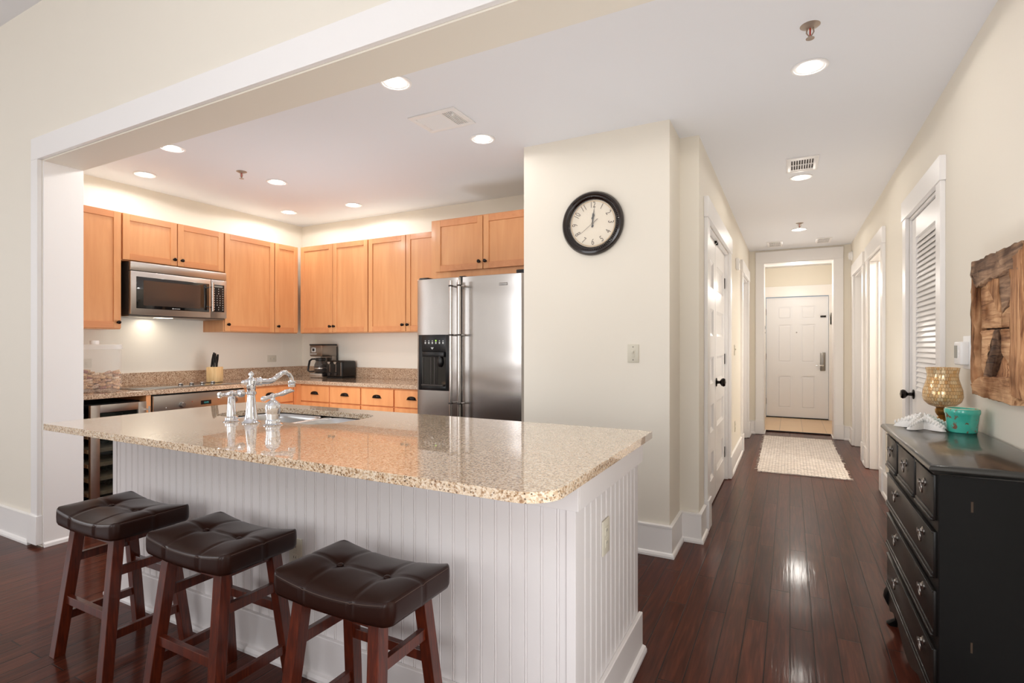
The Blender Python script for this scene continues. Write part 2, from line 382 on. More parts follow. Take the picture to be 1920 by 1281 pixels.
class MB:
    def __init__(s): s.bm = bmesh.new()
    def box(s, x0, y0, z0, x1, y1, z1, bev=0.0, seg=2):
        if x0 > x1: x0, x1 = x1, x0
        if y0 > y1: y0, y1 = y1, y0
        if z0 > z1: z0, z1 = z1, z0
        r = bmesh.ops.create_cube(s.bm, size=1.0)
        vs = r['verts']
        for v in vs:
            v.co = Vector(((x0 + x1) / 2 + v.co.x * (x1 - x0), (y0 + y1) / 2 + v.co.y * (y1 - y0), (z0 + z1) / 2 + v.co.z * (z1 - z0)))
        if bev > 0:
            es = set()
            for v in vs: es.update(v.link_edges)
            bmesh.ops.bevel(s.bm, geom=list(es), offset=min(bev, 0.49 * min(x1 - x0, y1 - y0, z1 - z0)), segments=seg, affect='EDGES', profile=0.5)
        return s
    def cyl(s, c, r, h, axis='z', seg=24, r2=None):
        if r2 is None: r2 = r
        rr = bmesh.ops.create_cone(s.bm, cap_ends=True, segments=seg, radius1=r, radius2=r2, depth=h)
        mt = Matrix.Translation(Vector(c))
        rot = {'z': Matrix.Identity(4), 'x': Matrix.Rotation(PI / 2, 4, 'Y'), 'y': Matrix.Rotation(-PI / 2, 4, 'X')}[axis]
        bmesh.ops.transform(s.bm, matrix=mt @ rot, verts=rr['verts'])
        return s
    def sph(s, c, r, sc=(1, 1, 1), u=20, v=12):
        rr = bmesh.ops.create_uvsphere(s.bm, u_segments=u, v_segments=v, radius=r)
        bmesh.ops.transform(s.bm, matrix=Matrix.Translation(Vector(c)) @ Matrix.Diagonal((*sc, 1)), verts=rr['verts'])
        return s
    def lathe(s, prof, c=(0, 0, 0), axis='z', seg=32, close=False):
        """prof: list of (r, h)"""
        rings = []
        for r, h in prof:
            ring = []
            if r < 1e-6:
                ring = [s.bm.verts.new(s._ax(0, 0, h, axis, c))]
            else:
                for k in range(seg):
                    a = 2 * PI * k / seg
                    ring.append(s.bm.verts.new(s._ax(r * math.cos(a), r * math.sin(a), h, axis, c)))
            rings.append(ring)
        pairs = list(zip(rings[:-1], rings[1:]))
        if close: pairs.append((rings[-1], rings[0]))
        for a, b in pairs:
            for k in range(seg):
                k2 = (k + 1) % seg
                if len(a) == 1 and len(b) == 1: continue
                if len(a) == 1: f = [a[0], b[k], b[k2]]
                elif len(b) == 1: f = [a[k], b[0], a[k2]]
                else: f = [a[k], b[k], b[k2], a[k2]]
                try: s.bm.faces.new(f)
                except ValueError: pass
        return s
    def _ax(s, x, y, h, axis, c):
        c = Vector(c)
        if axis == 'z': return c + Vector((x, y, h))
        if axis == 'y': return c + Vector((x, h, y))
        return c + Vector((h, x, y))
    def tube(s, pts, r, seg=12, cap=True):
        pts = [Vector(p) for p in pts]
        rad = r if hasattr(r, '__len__') else [r] * len(pts)
        rings = []; up = Vector((0, 0, 1))
        prev = None
        for i, p in enumerate(pts):
            t = (pts[min(i + 1, len(pts) - 1)] - pts[max(i - 1, 0)]).normalized()
            if prev is None:
                a = up if abs(t.dot(up)) < 0.9 else Vector((1, 0, 0))
                n = t.cross(a).normalized()
            else:
                n = (prev - t * prev.dot(t)).normalized()
            prev = n; b = t.cross(n)
            rings.append([s.bm.verts.new(p + (n * math.cos(2 * PI * k / seg) + b * math.sin(2 * PI * k / seg)) * rad[i]) for k in range(seg)])
        for a, b in zip(rings[:-1], rings[1:]):
            for k in range(seg):
                s.bm.faces.new([a[k], a[(k + 1) % seg], b[(k + 1) % seg], b[k]])
        if cap:
            s.bm.faces.new(list(reversed(rings[0]))); s.bm.faces.new(rings[-1])
        return s
    def prism(s, poly, d0, d1, axis='z'):
        """poly: 2D points; extruded along axis from d0 to d1. z:(x,y) y:(x,z) x:(y,z)"""
        def P(a, b, d):
            return {'z': (a, b, d), 'y': (a, d, b), 'x': (d, a, b)}[axis]
        A = [s.bm.verts.new(P(a, b, d0)) for a, b in poly]
        B = [s.bm.verts.new(P(a, b, d1)) for a, b in poly]
        n = len(poly)
        s.bm.faces.new(A); s.bm.faces.new(list(reversed(B)))
        for k in range(n):
            s.bm.faces.new([A[k], A[(k + 1) % n], B[(k + 1) % n], B[k]])
        return s
    def beam(s, p0, p1, w, d=None, bev=0.0, up=(0, 0, 1)):
        """square bar between two points"""
        d = d or w
        p0 = Vector(p0); p1 = Vector(p1); t = (p1 - p0); L = t.length; t.normalize()
        u = Vector(up); 
        if abs(t.dot(u)) > 0.99: u = Vector((0, 1, 0))
        x = t.cross(u).normalized(); y = x.cross(t).normalized()
        rr = bmesh.ops.create_cube(s.bm, size=1.0)
        m = Matrix((x.to_4d(), y.to_4d(), t.to_4d(), Vector((0, 0, 0, 1)))).transposed()
        m[0][3] = m[1][3] = m[2][3] = 0; m[3][0] = m[3][1] = m[3][2] = 0; m[3][3] = 1
        for v in rr['verts']: v.co = Vector((v.co.x * w, v.co.y * d, v.co.z * L))
        if bev:
            es = set()
            for v in rr['verts']: es.update(v.link_edges)
            vs0 = set(s.bm.verts) - set(rr['verts'])
            r2 = bmesh.ops.bevel(s.bm, geom=list(es), offset=bev, segments=2, affect='EDGES', profile=0.5)
            vs = [v for v in s.bm.verts if v not in vs0]
        else: vs = rr['verts']
        bmesh.ops.transform(s.bm, matrix=Matrix.Translation((p0 + p1) / 2) @ m, verts=vs)
        return s
    def build(s, name, mat, parent=None, world=False, smooth=35, bevel=0.0):
        if world and parent is not None:
            off = bot_origin(parent)
            bmesh.ops.translate(s.bm, vec=-off, verts=s.bm.verts)
        bmesh.ops.recalc_face_normals(s.bm, faces=s.bm.faces)
        me = bpy.data.meshes.new(name); s.bm.to_mesh(me); s.bm.free()
        o = bpy.data.objects.new(name, me); COL.objects.link(o)
        if isinstance(mat, str): mat = M[mat]
        me.materials.append(mat)
        if smooth:
            for p in me.polygons: p.use_smooth = True
            try: me.set_sharp_from_angle(angle=math.radians(smooth))
            except Exception: pass
        if bevel:
            b = o.modifiers.new('bevel', 'BEVEL'); b.width = bevel; b.segments = 2; b.limit_method = 'ANGLE'; b.angle_limit = math.radians(40)
        if parent is not None: o.parent = parent
        return o

def tag(o, label, cat, group=None):
    o['label'] = label; o['category'] = cat
    if group: o['group'] = group
    return o
def thing(name, label, cat, loc, rz=0.0, group=None):
    o = bpy.data.objects.new(name, None); COL.objects.link(o); o.location = loc; o.rotation_euler = (0, 0, rz)
    o.empty_display_size = 0.1
    return tag(o, label, cat, group)
def struct(name, mb, mat, parent=None, smooth=35, bevel=0.0):
    o = mb.build(name, mat, parent, world=parent is not None, smooth=smooth, bevel=bevel)
    if parent is None: o['kind'] = 'structure'
    return o
def copy_tree(o, parent=None):
    c = o.copy(); COL.objects.link(c); c.parent = parent
    for ch in list(o.children): copy_tree(ch, c)
    return c
def text_mesh(name, txt, size, mat, parent, mtx, ext=0.0004):
    cu = bpy.data.curves.new(name, 'FONT'); cu.body = txt; cu.size = size; cu.extrude = ext; cu.align_x = 'CENTER'; cu.align_y = 'CENTER'
    tmp = bpy.data.objects.new('tmp_text', cu); COL.objects.link(tmp)
    dg = bpy.context.evaluated_depsgraph_get(); dg.update()
    me = bpy.data.meshes.new_from_object(tmp.evaluated_get(dg))
    COL.objects.unlink(tmp); bpy.data.objects.remove(tmp); bpy.data.curves.remove(cu)
    me.transform(mtx); me.materials.clear(); me.materials.append(M[mat] if isinstance(mat, str) else mat)
    me.name = name
    o = bpy.data.objects.new(name, me); COL.objects.link(o); o.parent = parent
    return o

# ================================================================ SETTING
CZ = 2.69          # kitchen and hall ceiling
LZ = 3.53          # living room ceiling
RW, LW = 0.742, -0.532   # hall walls
KX, KY = -5.07, 4.38     # kitchen left wall, kitchen back wall
CWY = 3.34         # wall with the clock
JX, JY = -4.27, 1.631    # opening jamb face, living side plane of the header wall
BY = 1.85          # kitchen side of the header wall
SZ = 2.49          # soffit
FY = 8.60          # far hall wall

struct('floor', MB().box(-7.6, -4.6, -0.12, 3.0, 8.95, 0.0), 'floor')
struct('floor_entry', MB().box(-1.2, 8.95, -0.12, 1.4, 10.9, 0.012), 'tile')
struct('trim_1', MB().box(-0.42, 8.935, 0.0, 0.62, 8.962, 0.016, 0.003), 'blackmat')
struct('ceiling_kitchen', MB().box(-5.3, BY, CZ, 3.0, 10.9, CZ + 0.1), 'ceil')
struct('ceiling_living', MB().box(-7.6, -4.6, LZ, 3.0, JY + 0.1, LZ + 0.1), 'ceil')
# header wall between living room and kitchen
struct('wall_header', MB().box(JX, JY, SZ, RW, BY, LZ), 'wall')
w = MB(); w.box(-7.6, JY, 0, JX, BY, LZ)
struct('wall_living_left', w, 'wall')
# paint skin over the header face above the casing
struct('wall_header_face', MB().box(JX - 0.0, JY - 0.004, SZ + 0.13, RW, JY, LZ), 'wall')
# kitchen shell
struct('wall_kitchen_left', MB().box(KX - 0.12, BY, 0, KX, KY + 0.12, CZ), 'wall')
struct('wall_kitchen_back', MB().box(KX, KY, 0, -1.653, KY + 0.12, CZ), 'wall')
# clock wall block with its jog and the left hall wall (openings cut as separate pieces)
struct('wall_clock', MB().box(-1.653, CWY, 0, -0.655, 3.68, CZ), 'wall')
DO0, DO1, DZ = 4.06, 5.54, 2.195     # double door opening
LO0, LO1 = 7.14, 8.14                # far left opening
w = MB(); w.box(-1.653, 3.68, 0, LW, DO0, CZ); w.box(-0.66, DO0, DZ, LW, DO1, CZ); w.box(-0.66, DO1, 0, LW, LO0, CZ)
w.box(-0.66, LO0, DZ, LW, LO1, CZ); w.box(-0.66, LO1, 0, LW, FY + 0.15, CZ); w.box(-1.653, DO0, 0, -1.60, 8.8, CZ)
struct('wall_hall_left', w, 'wall')
# right wall with the louvre door, two openings
V0, V1 = 3.72, 4.58                 # louvre door leaf
R20, R21 = 5.76, 6.70
R30, R31 = 7.16, 8.12
w = MB(); w.box(RW, -4.6, 0, RW + 0.13, V0, LZ if False else CZ)
w.box(RW, V0, DZ, RW + 0.13, V1, CZ); w.box(RW, V1, 0, RW + 0.13, R20, CZ); w.box(RW, R20, DZ, RW + 0.13, R21, CZ)
w.box(RW, R21, 0, RW + 0.13, R30, CZ); w.box(RW, R30, DZ, RW + 0.13, R31, CZ); w.box(RW, R31, 0, RW + 0.13, FY + 0.15, CZ)
w.box(RW, -4.6, CZ, RW + 0.13, JY, LZ)
struct('wall_right', w, 'wall')
w = MB(); w.box(2.7, 3.5, 0, 2.8, 8.8, CZ); w.box(RW + 0.13, 5.2, 0, 2.7, 5.3, CZ); w.box(RW + 0.13, 6.9, 0, 2.7, 7.0, CZ); w.box(RW + 0.13, 8.7, 0, 2.7, 8.8, CZ); w.box(RW + 0.5, 3.4, 0, RW + 0.6, 5.2, CZ)
struct('wall_side_rooms', w, 'wall')
# far hall wall
w = MB(); w.box(LW - 0.13, FY, 0, -0.345, FY + 0.34, CZ); w.box(0.548, FY, 0, RW + 0.13, FY + 0.34, CZ); w.box(-0.345, FY, 2.505, 0.548, FY + 0.34, CZ)
struct('wall_far', w, 'wall')
w = MB(); w.box(-1.2, FY + 0.34, 0, -0.46, 10.75, CZ); w.box(0.68, FY + 0.34, 0, 1.4, 10.75, CZ)
w.box(-0.46, 10.62, 2.18, 0.68, 10.75, CZ); w.box(-0.46, 10.62, 0, -0.395, 10.75, 2.18); w.box(0.605, 10.62, 0, 0.68, 10.75, 2.18)
struct('wall_entry', w, 'wall')
# living room shell behind the camera, with windows
w = MB(); wx = [(-4.95, -3.25), (-1.35, 0.35)]
z0, z1 = 0.55, 2.95
w.box(-7.6, -4.6, 0, 0.87, -4.48, z0); w.box(-7.6, -4.6, z1, 0.87, -4.48, LZ)
w.box(-7.6, -4.6, z0, wx[0][0], -4.48, z1); w.box(wx[0][1], -4.6, z0, wx[1][0], -4.48, z1); w.box(wx[1][1], -4.6, z0, 0.87, -4.48, z1)
struct('wall_rear', w, 'wall')
w = MB(); w.box(-7.6, -4.48, 0, -7.48, -2.6, LZ); w.box(-7.6, -0.2, 0, -7.48, JY, LZ); w.box(-7.6, -2.6, 0, -7.48, -0.2, z0); w.box(-7.6, -2.6, z1, -7.48, -0.2, LZ)
struct('wall_living_side', w, 'wall')
def window(n, a, b, plane, ax):
    fr = MB(); g = MB()
    def bx(m, u0, u1, q0, q1, t0, t1):
        if ax == 'x': m.box(u0, plane + t0, q0, u1, plane + t1, q1)
        else: m.box(plane + t0, u0, q0, plane + t1, u1, q1)
    for (u0, u1, q0, q1) in ((a, a + .06, z0, z1), (b - .06, b, z0, z1), (a + .06, b - .06, z0, z0 + .06), (a + .06, b - .06, z1 - .06, z1), (a + .06, b - .06, (z0 + z1) / 2 - .025, (z0 + z1) / 2 + .025), ((a + b) / 2 - .02, (a + b) / 2 + .02, z0 + .06, (z0 + z1) / 2 - .025), ((a + b) / 2 - .02, (a + b) / 2 + .02, (z0 + z1) / 2 + .025, z1 - .06)):
        bx(fr, u0, u1, q0, q1, -0.05, 0.0)
    o = struct('window_%d' % n, fr, 'trim')
    bx(g, a + .06, b - .06, z0 + .06, z1 - .06, -0.03, -0.025)
    g.build('pane', 'winglass', o)
window(1, wx[0][0], wx[0][1], -4.50, 'x'); window(2, wx[1][0], wx[1][1], -4.50, 'x'); window(3, -2.6, -0.2, -7.50, 'y')

# ---- casing around the big opening
w = MB(); w.box(JX - 0.095, JY - 0.026, 2.4975, RW, JY, 2.638, 0.0)
struct('trim_2', w, 'trim', bevel=0.002)
w = MB(); w.box(JX - 0.095, JY - 0.026, 0.19, JX - 0.008, JY, 2.4975)
struct('trim_3', w, 'trim', bevel=0.002)
w = MB(); w.box(JX - 0.128, JY - 0.036, 0.02, JX + 0.0, JY, 0.205)
struct('trim_4', w, 'trim', bevel=0.003)
w = MB(); w.box(JX, JY, 0.012, JX + 0.012, BY, SZ)
struct('trim_5', w, 'trim', bevel=0.001)
w = MB(); w.prism([(JX + 0.012, 0), (JX + 0.026, 0), (JX + 0.024, 0.02), (JX + 0.012, 0.03)], JY, BY, 'y')
struct('trim_6', w, 'trim')

# ---- baseboards
def base_run(name, pts, side=1, h=0.19, cap=0.012):
    """pts: polyline of the wall foot (x, y); the board stands to the left of travel times side"""
    m = MB(); n = len(pts)
    def offs(d):
        out = []
        for i, p in enumerate(pts):
            ds = []
            if i > 0: ds.append((pts[i][0] - pts[i - 1][0], pts[i][1] - pts[i - 1][1]))
            if i < n - 1: ds.append((pts[i + 1][0] - pts[i][0], pts[i + 1][1] - pts[i][1]))
            nn = []
            for dx, dy in ds:
                L = math.hypot(dx, dy); nn.append((-dy / L * side, dx / L * side))
            if len(nn) == 1 or (abs(nn[0][0] - nn[1][0]) < 1e-6 and abs(nn[0][1] - nn[1][1]) < 1e-6): o_ = nn[0]
            else: o_ = (nn[0][0] + nn[1][0], nn[0][1] + nn[1][1])
            out.append((p[0] + o_[0] * d, p[1] + o_[1] * d))
        return out
    prof = [(0.001, 0.0), (0.033, 0.0), (0.033, 0.012), (0.028, 0.024), (0.019, 0.030), (0.017, h - 0.012), (0.020, h - 0.010), (0.020, h), (0.001, h + 0.004)]
    rings = []
    for d, z in prof:
        rings.append([m.bm.verts.new((x, y, z)) for x, y in offs(d)])
    for a, b in zip(rings[:-1], rings[1:]):
        for k in range(n - 1):
            m.bm.faces.new([a[k], a[k + 1], b[k + 1], b[k]])
    for k in (0, n - 1):
        m.bm.faces.new([r[k] for r in rings])
    return struct(name, m, 'trim', smooth=20)
base_run('baseboard_living', [(-7.48, JY), (JX - 0.128, JY)], -1)
base_run('baseboard_clock', [(-1.653, 3.9), (-1.653, CWY), (-0.655, CWY), (-0.655, 3.68), (LW, 3.68), (LW, 3.90)], -1)
base_run('baseboard_hall_left', [(LW, DO1 + 0.16), (LW, LO0 - 0.13)], -1)
base_run('baseboard_hall_left_far', [(LW, LO1 + 0.13), (LW, FY), (-0.448, FY)], -1)
base_run('baseboard_right', [(RW, V0 - 0.10), (RW, -4.48)], -1)
base_run('baseboard_right_mid', [(RW, R20 - 0.13), (RW, V1 + 0.12)], -1)
base_run('baseboard_right_gap', [(RW, R30 - 0.13), (RW, R21 + 0.13)], -1)
base_run('baseboard_right_far', [(0.66, FY), (RW, FY), (RW, R31 + 0.13)], -1)

# ---- hall door casings
def casing(n, wallx, s, y0, y1, wn=0.115, wf=0.115, zt=2.34, zo=DZ, jamb=0.13):
    """s=+1: face looks to +x (left wall); -1: face looks to -x"""
    t = 0.024
    x0, x1 = wallx, wallx + s * t
    m = MB()
    m.box(x0, y0 - wn, 0.2, x1, y0 - 0.006, zo + 0.006); m.box(x0, y1 + 0.006, 0.2, x1, y1 + wf, zo + 0.006)
    m.box(x0, y0 - wn - 0.012, zo + 0.006, wallx + s * (t + 0.006), y1 + wf + 0.012, zt)
    m.box(x0, y0 - wn - 0.004, 0.006, wallx + s * (t + 0.01), y0 - 0.004, 0.215); m.box(x0, y1 + 0.004, 0.006, wallx + s * (t + 0.01), y1 + wf + 0.004, 0.215)
    o = struct('trim_%d' % n, m, 'trim', bevel=0.002)
    j = MB(); d = wallx - s * jamb
    j.box(d, y0 - 0.004, 0.004, wallx, y0 + 0.014, zo); j.box(d, y1 - 0.014, 0.004, wallx, y1 + 0.004, zo); j.box(d, y0 + 0.014, zo - 0.014, wallx, y1 - 0.014, zo + 0.004)
    q = wallx - s * 0.075
    j.box(q, y0 + 0.014, 0.004, q - s * 0.035, y0 + 0.026, zo - 0.014); j.box(q, y1 - 0.026, 0.004, q - s * 0.035, y1 - 0.014, zo - 0.014)
    struct('trim_%d' % (n + 1), j, 'trim', bevel=0.001)
casing(10, LW, 1, DO0, DO1, 0.14, 0.12, 2.345)
casing(12, LW, 1, LO0, LO1, 0.12, 0.12, 2.345)
casing(14, RW, -1, V0, V1, 0.11, 0.115, 2.325, zo=2.185)
casing(16, RW, -1, R20, R21, 0.13, 0.115, 2.345)
casing(18, RW, -1, R30, R31, 0.115, 0.115, 2.345)

# ---- far opening casing
w = MB(); t = FY - 0.024
w.box(-0.448, t, 0.19, -0.345, FY, 2.505); w.box(0.548, t, 0.19, 0.652, FY, 2.505); w.box(-0.448, t, 2.505, 0.652, FY, 2.665)
w.box(-0.455, t - 0.008, 0.004, -0.345, FY, 0.21); w.box(0.548, t - 0.008, 0.004, 0.66, FY, 0.21)
struct('trim_20', w, 'trim', bevel=0.002)
w = MB(); w.box(-0.345, FY, 0.0, -0.335, FY + 0.34, 2.505); w.box(0.538, FY, 0.0, 0.548, FY + 0.34, 2.505); w.box(-0.335, FY, 2.495, 0.538, FY + 0.34, 2.505)
w.box(-0.335, FY, 0.0, -0.322, FY + 0.335, 0.022); w.box(0.525, FY, 0.0, 0.538, FY + 0.335, 0.022)
struct('trim_21', w, 'trim', bevel=0.001)

# ---- entry door: six raised panels
def raised_panel_door(name_, x0, x1, z0_, z1_, yf, mat, panels, th=0.045):
    """door in an x-z plane, visible face at yf looking to -y"""
    m = MB()
    xs = sorted(set([x0, x1] + [p[0] for p in panels] + [p[1] for p in panels]))
    m.box(x0, yf + 0.012, z0_, x1, yf + th, z1_)
    # face skin with recesses
    def inside(cx, cz): return any(p[0] < cx < p[1] and p[2] < cz < p[3] for p in panels)
    zs = sorted(set([z0_, z1_] + [p[2] for p in panels] + [p[3] for p in panels]))
    for i in range(len(xs) - 1):
        for k in range(len(zs) - 1):
            if not inside((xs[i] + xs[i + 1]) / 2, (zs[k] + zs[k + 1]) / 2):
                m.box(xs[i], yf, zs[k], xs[i + 1], yf + 0.0125, zs[k + 1])
    for a, b, c, d in panels:
        g = 0.022
        m.box(a + g, yf + 0.004, c + g, b - g, yf + 0.014, d - g, 0.006, 1)
    return m
door = thing('door_1', 'white six-panel entry door with lever lock closing the end of the hall', 'door', (0.1, 10.64, 0.012))
door['kind'] = 'structure'
dx0, dx1, dz0, dz1 = -0.378, 0.588, 0.03, 2.155
wd = dx1 - dx0
pn = []
for a, b in ((0.19, 0.42), (0.57, 0.80)):
    for c, d in ((0.14, 0.86 - 0.17 + 0.02), (0.95, 1.62), (1.72, 1.94)):
        pn.append((dx0 + a * wd, dx0 + b * wd, dz0 + c + 0.02, dz0 + d + 0.02))
raised_panel_door('leaf', dx0, dx1, dz0, dz1, 10.645, 'doorwhite', pn).build('leaf', 'doorwhite', door, True, smooth=0)
m = MB(); m.box(0.465, 10.625, 0.86, 0.545, 10.645, 1.18, 0.012); m.build('lock_plate', 'satin', door, True)
m = MB(); m.cyl((0.505, 10.60, 0.955), 0.014, 0.05, 'y'); m.tube([(0.505, 10.585, 0.955), (0.46, 10.582, 0.955), (0.40, 10.585, 0.952)], 0.009); m.build('lever', 'chrome', door, True)
MB().box(0.468, 10.62, 1.79, 0.552, 10.645, 1.82, 0.003).build('door_viewer_tag', 'bronze', door, True)
MB().cyl((0.105, 10.64, 1.53), 0.011, 0.014, 'y').build('peephole', 'satin', door, True)
m = MB()
for z in (0.3, 1.1, 1.9): m.cyl((dx0 - 0.006, 10.638, z), 0.007, 0.11)
m.build('hinge', 'darkgrey', door, True)
w = MB(); w.box(-0.43, 10.59, 0.012, dx0 - 0.006, 10.62, 2.18); w.box(dx1 + 0.006, 10.59, 0.012, 0.66, 10.62, 2.18); w.box(-0.45, 10.585, 2.165, 0.675, 10.62, 2.35)
w.box(-0.395, 10.62, 0.0, dx0 - 0.012, 10.70, 2.17); w.box(dx1 + 0.006, 10.62, 0, 0.605, 10.70, 2.17)
struct('trim_22', w, 'trim', bevel=0.002)
w = MB(); w.box(-0.378, 10.62, 0.013, 0.588, 10.70, 0.03); struct('trim_23', w, 'blackmat')
# security chain guard on the right casing
g = thing('door_chain_guard', 'small dark chain guard on the casing right of the entry door', 'door guard', (0.62, 10.58, 1.74))
m = MB(); m.box(0.612, 10.572, 1.66, 0.630, 10.59, 1.86, 0.003)
for k in range(5): m.sph((0.621, 10.566, 1.68 + k * 0.035), 0.009)
m.build('track', 'bronze', g, True)
m = MB(); m.box(0.608, 10.56, 1.80, 0.634, 10.572, 1.86, 0.003); m.build('slide', 'satin', g, True)
g = thing('wall_hook', 'black oval hook on the casing left of the entry door', 'hook', (-0.405, 10.58, 1.62))
m = MB(); m.sph((-0.405, 10.583, 1.62), 0.03, (0.5, 0.35, 1.6)); m.build('plate', 'bronze', g, True)
m = MB(); m.sph((-0.405, 10.57, 1.53), 0.018); m.build('knob', 'satin', g, True)

# ---- horizontal five-panel double doors on the left hall wall
def hall_leaf(nm, y0, y1, mat='trim', x=LW - 0.03, knob_y=None, hinge_y=None, label=None):
    o = thing(nm, label, 'door', (x, (y0 + y1) / 2, 0.0)); o['kind'] = 'structure'
    m = MB(); th = 0.035; zb, zt = 0.012, DZ - 0.020
    m.box(x - th, y0, zb, x - 0.016, y1, zt)
    st = 0.10; rails = [zb, zb + 0.20]
    n = 5; TR = 0.19; BR_ = 0.17; hgt = (zt - TR - (zb + 0.20)); ph = (hgt - (n - 1) * BR_) / n
    m.box(x - 0.0165, y0, zb, x, y0 + st, zt); m.box(x - 0.0165, y1 - st, zb, x, y1, zt)
    m.box(x - 0.0165, y0 + st, zb, x, y1 - st, zb + 0.20); m.box(x - 0.0165, y0 + st, zt - TR, x, y1 - st, zt)
    z = zb + 0.20
    for k in range(n):
        m.prism([(x - 0.0162, z), (x - 0.002, z), (x - 0.0162, z + 0.026)], y0 + st, y1 - st, 'y'); m.prism([(x - 0.0162, z + ph), (x - 0.002, z + ph), (x - 0.0162, z + ph - 0.026)], y0 + st, y1 - st, 'y')
        z += ph
        if k < n - 1:
            m.box(x - 0.0165, y0 + st, z, x, y1 - st, z + BR_); z += BR_
    m.build('leaf', mat, o, True, smooth=0)
    if knob_y is not None:
        k = MB(); k.lathe([(r_ * 1.12, h_) for r_, h_ in [(0, 0), (0.032, 0), (0.034, 0.004), (0.030, 0.008), (0.012, 0.012), (0.010, 0.030), (0.018, 0.036), (0.029, 0.046), (0.033, 0.060), (0.027, 0.074), (0, 0.080)]], (x, knob_y, 0.985), 'x')
        k.build('door_knob', 'bronze', o, True)
    if hinge_y is not None:
        for z in (0.27, 1.17, 1.90):
            MB().box(x - 0.004, hinge_y - 0.018, z - 0.05, x + 0.006, hinge_y + 0.018, z + 0.05, 0.002).build('hinge', 'bronze', o, True)
    return o
mid = (DO0 + DO1) / 2
hall_leaf('door_2', DO0 + 0.018, mid - 0.005, knob_y=None, hinge_y=DO0 + 0.02, label='nearer leaf of the white closet double doors beside the clock wall')
hall_leaf('door_3', mid + 0.005, DO1 - 0.018, knob_y=mid + 0.055, hinge_y=DO1 - 0.02, label='farther leaf of the white closet double doors, black knob at its edge')
m = MB(); m.box(LW - 0.045, mid - 0.05, DZ - 0.036, LW - 0.012, mid - 0.02, DZ - 0.014); m.box(LW - 0.045, mid + 0.03, DZ - 0.036, LW - 0.012, mid + 0.06, DZ - 0.014)
struct('trim_24', m, 'bronze')
hall_leaf('door_4', LO0 + 0.018, LO1 - 0.018, x=LW - 0.10, knob_y=LO0 + 0.30, label='white door recessed in the far left hall opening')

# ---- louvre door on the right wall
lo = thing('door_5', 'white louvred closet door on the right wall behind the dresser', 'door', (RW + 0.02, (V0 + V1) / 2, 0)); lo['kind'] = 'structure'
m = MB(); x = RW + 0.012; y0, y1 = V0 + 0.018, V1 - 0.018; st = 0.115; zt = 2.163
m.box(x, y0, 0.012, x + 0.035, y0 + st, zt); m.box(x, y1 - st, 0.012, x + 0.035, y1, zt)
m.box(x, y0 + st, zt - 0.13, x + 0.035, y1 - st, zt); m.box(x, y0 + st, 0.012, x + 0.035, y1 - st, 0.24); m.box(x, y0 + st, 0.80, x + 0.035, y1 - st, 1.0)
m.build('frame', 'trim', lo, True, smooth=0, bevel=0.002)
m = MB()
def louv(za, zb_, n):
    for k in range(n):
        z = za + (zb_ - za) * (k + 0.5) / n
        m.prism([(x + 0.002, z - 0.023), (x + 0.005, z - 0.027), (x + 0.030, z + 0.026), (x + 0.026, z + 0.029)], y0 + st, y1 - st, 'y')
louv(1.0, zt - 0.13, 31); louv(0.24, 0.80, 16)
m.build('louvres', 'trim', lo, True, smooth=0)
k = MB(); k.lathe([(0, 0), (0.032, 0), (0.034, -0.004), (0.030, -0.008), (0.012, -0.012), (0.010, -0.034), (0.018, -0.040), (0.029, -0.050), (0.032, -0.062), (0.026, -0.074), (0, -0.080)], (x, y1 - 0.055, 0.965), 'x')
k.build('door_knob', 'bronze', lo, True)
for z in (1.93, 1.1, 0.27): MB().box(x - 0.006, y0 - 0.012, z - 0.05, x + 0.003, y0 + 0.012, z + 0.05, 0.002).build('hinge', 'bronze', lo, True)

# ================================================================ CEILING FIXTURES
def make_downlight():
    o = thing('recessed_light', '', 'ceiling light', (0, 0, CZ))
    R = 0.083
    m = MB(); m.lathe([(R, 0.0), (R + 0.002, -0.003), (R - 0.004, -0.007), (R - 0.012, -0.006), (R - 0.014, -0.001), (R - 0.014, 0.0)], seg=48)
    m.build('trim_ring', 'trim', o)
    m = MB(); m.lathe([(R - 0.013, -0.003), (R - 0.03, -0.0015), (0.04, -0.001), (0.0, -0.001)], seg=48); m.build('baffle', 'baffle', o)
    m = MB(); m.lathe([(0.046, -0.002), (0.043, -0.009), (0.026, -0.014), (0.0, -0.016)], seg=32); m.build('lamp_lens', 'glow', o)
    return o
DL = [(-1.845, 2.20, 'downlight nearest the header above the island, left of the vent'), (-3.85, 2.20, 'downlight half hidden by the beam at the left end of the kitchen'),
      (-1.83, 3.07, 'downlight in front of the clock wall, right of the kitchen vent'), (-3.86, 3.07, 'middle kitchen downlight beside the kitchen sprinkler'),
      (-3.82, 3.92, 'kitchen downlight in front of the tall cabinets of the back wall'), (-4.64, 2.44, 'leftmost kitchen downlight above the tall left cabinet'),
      (-4.62, 3.82, 'kitchen downlight over the corner of the wall cabinets'), (0.087, 3.035, 'largest hall downlight, next to the nearest sprinkler'),
      (0.082, 4.99, 'middle hall downlight just beyond the white ceiling vent'), (0.096, 7.22, 'farthest hall downlight near the two small vents')]
d0 = make_downlight()
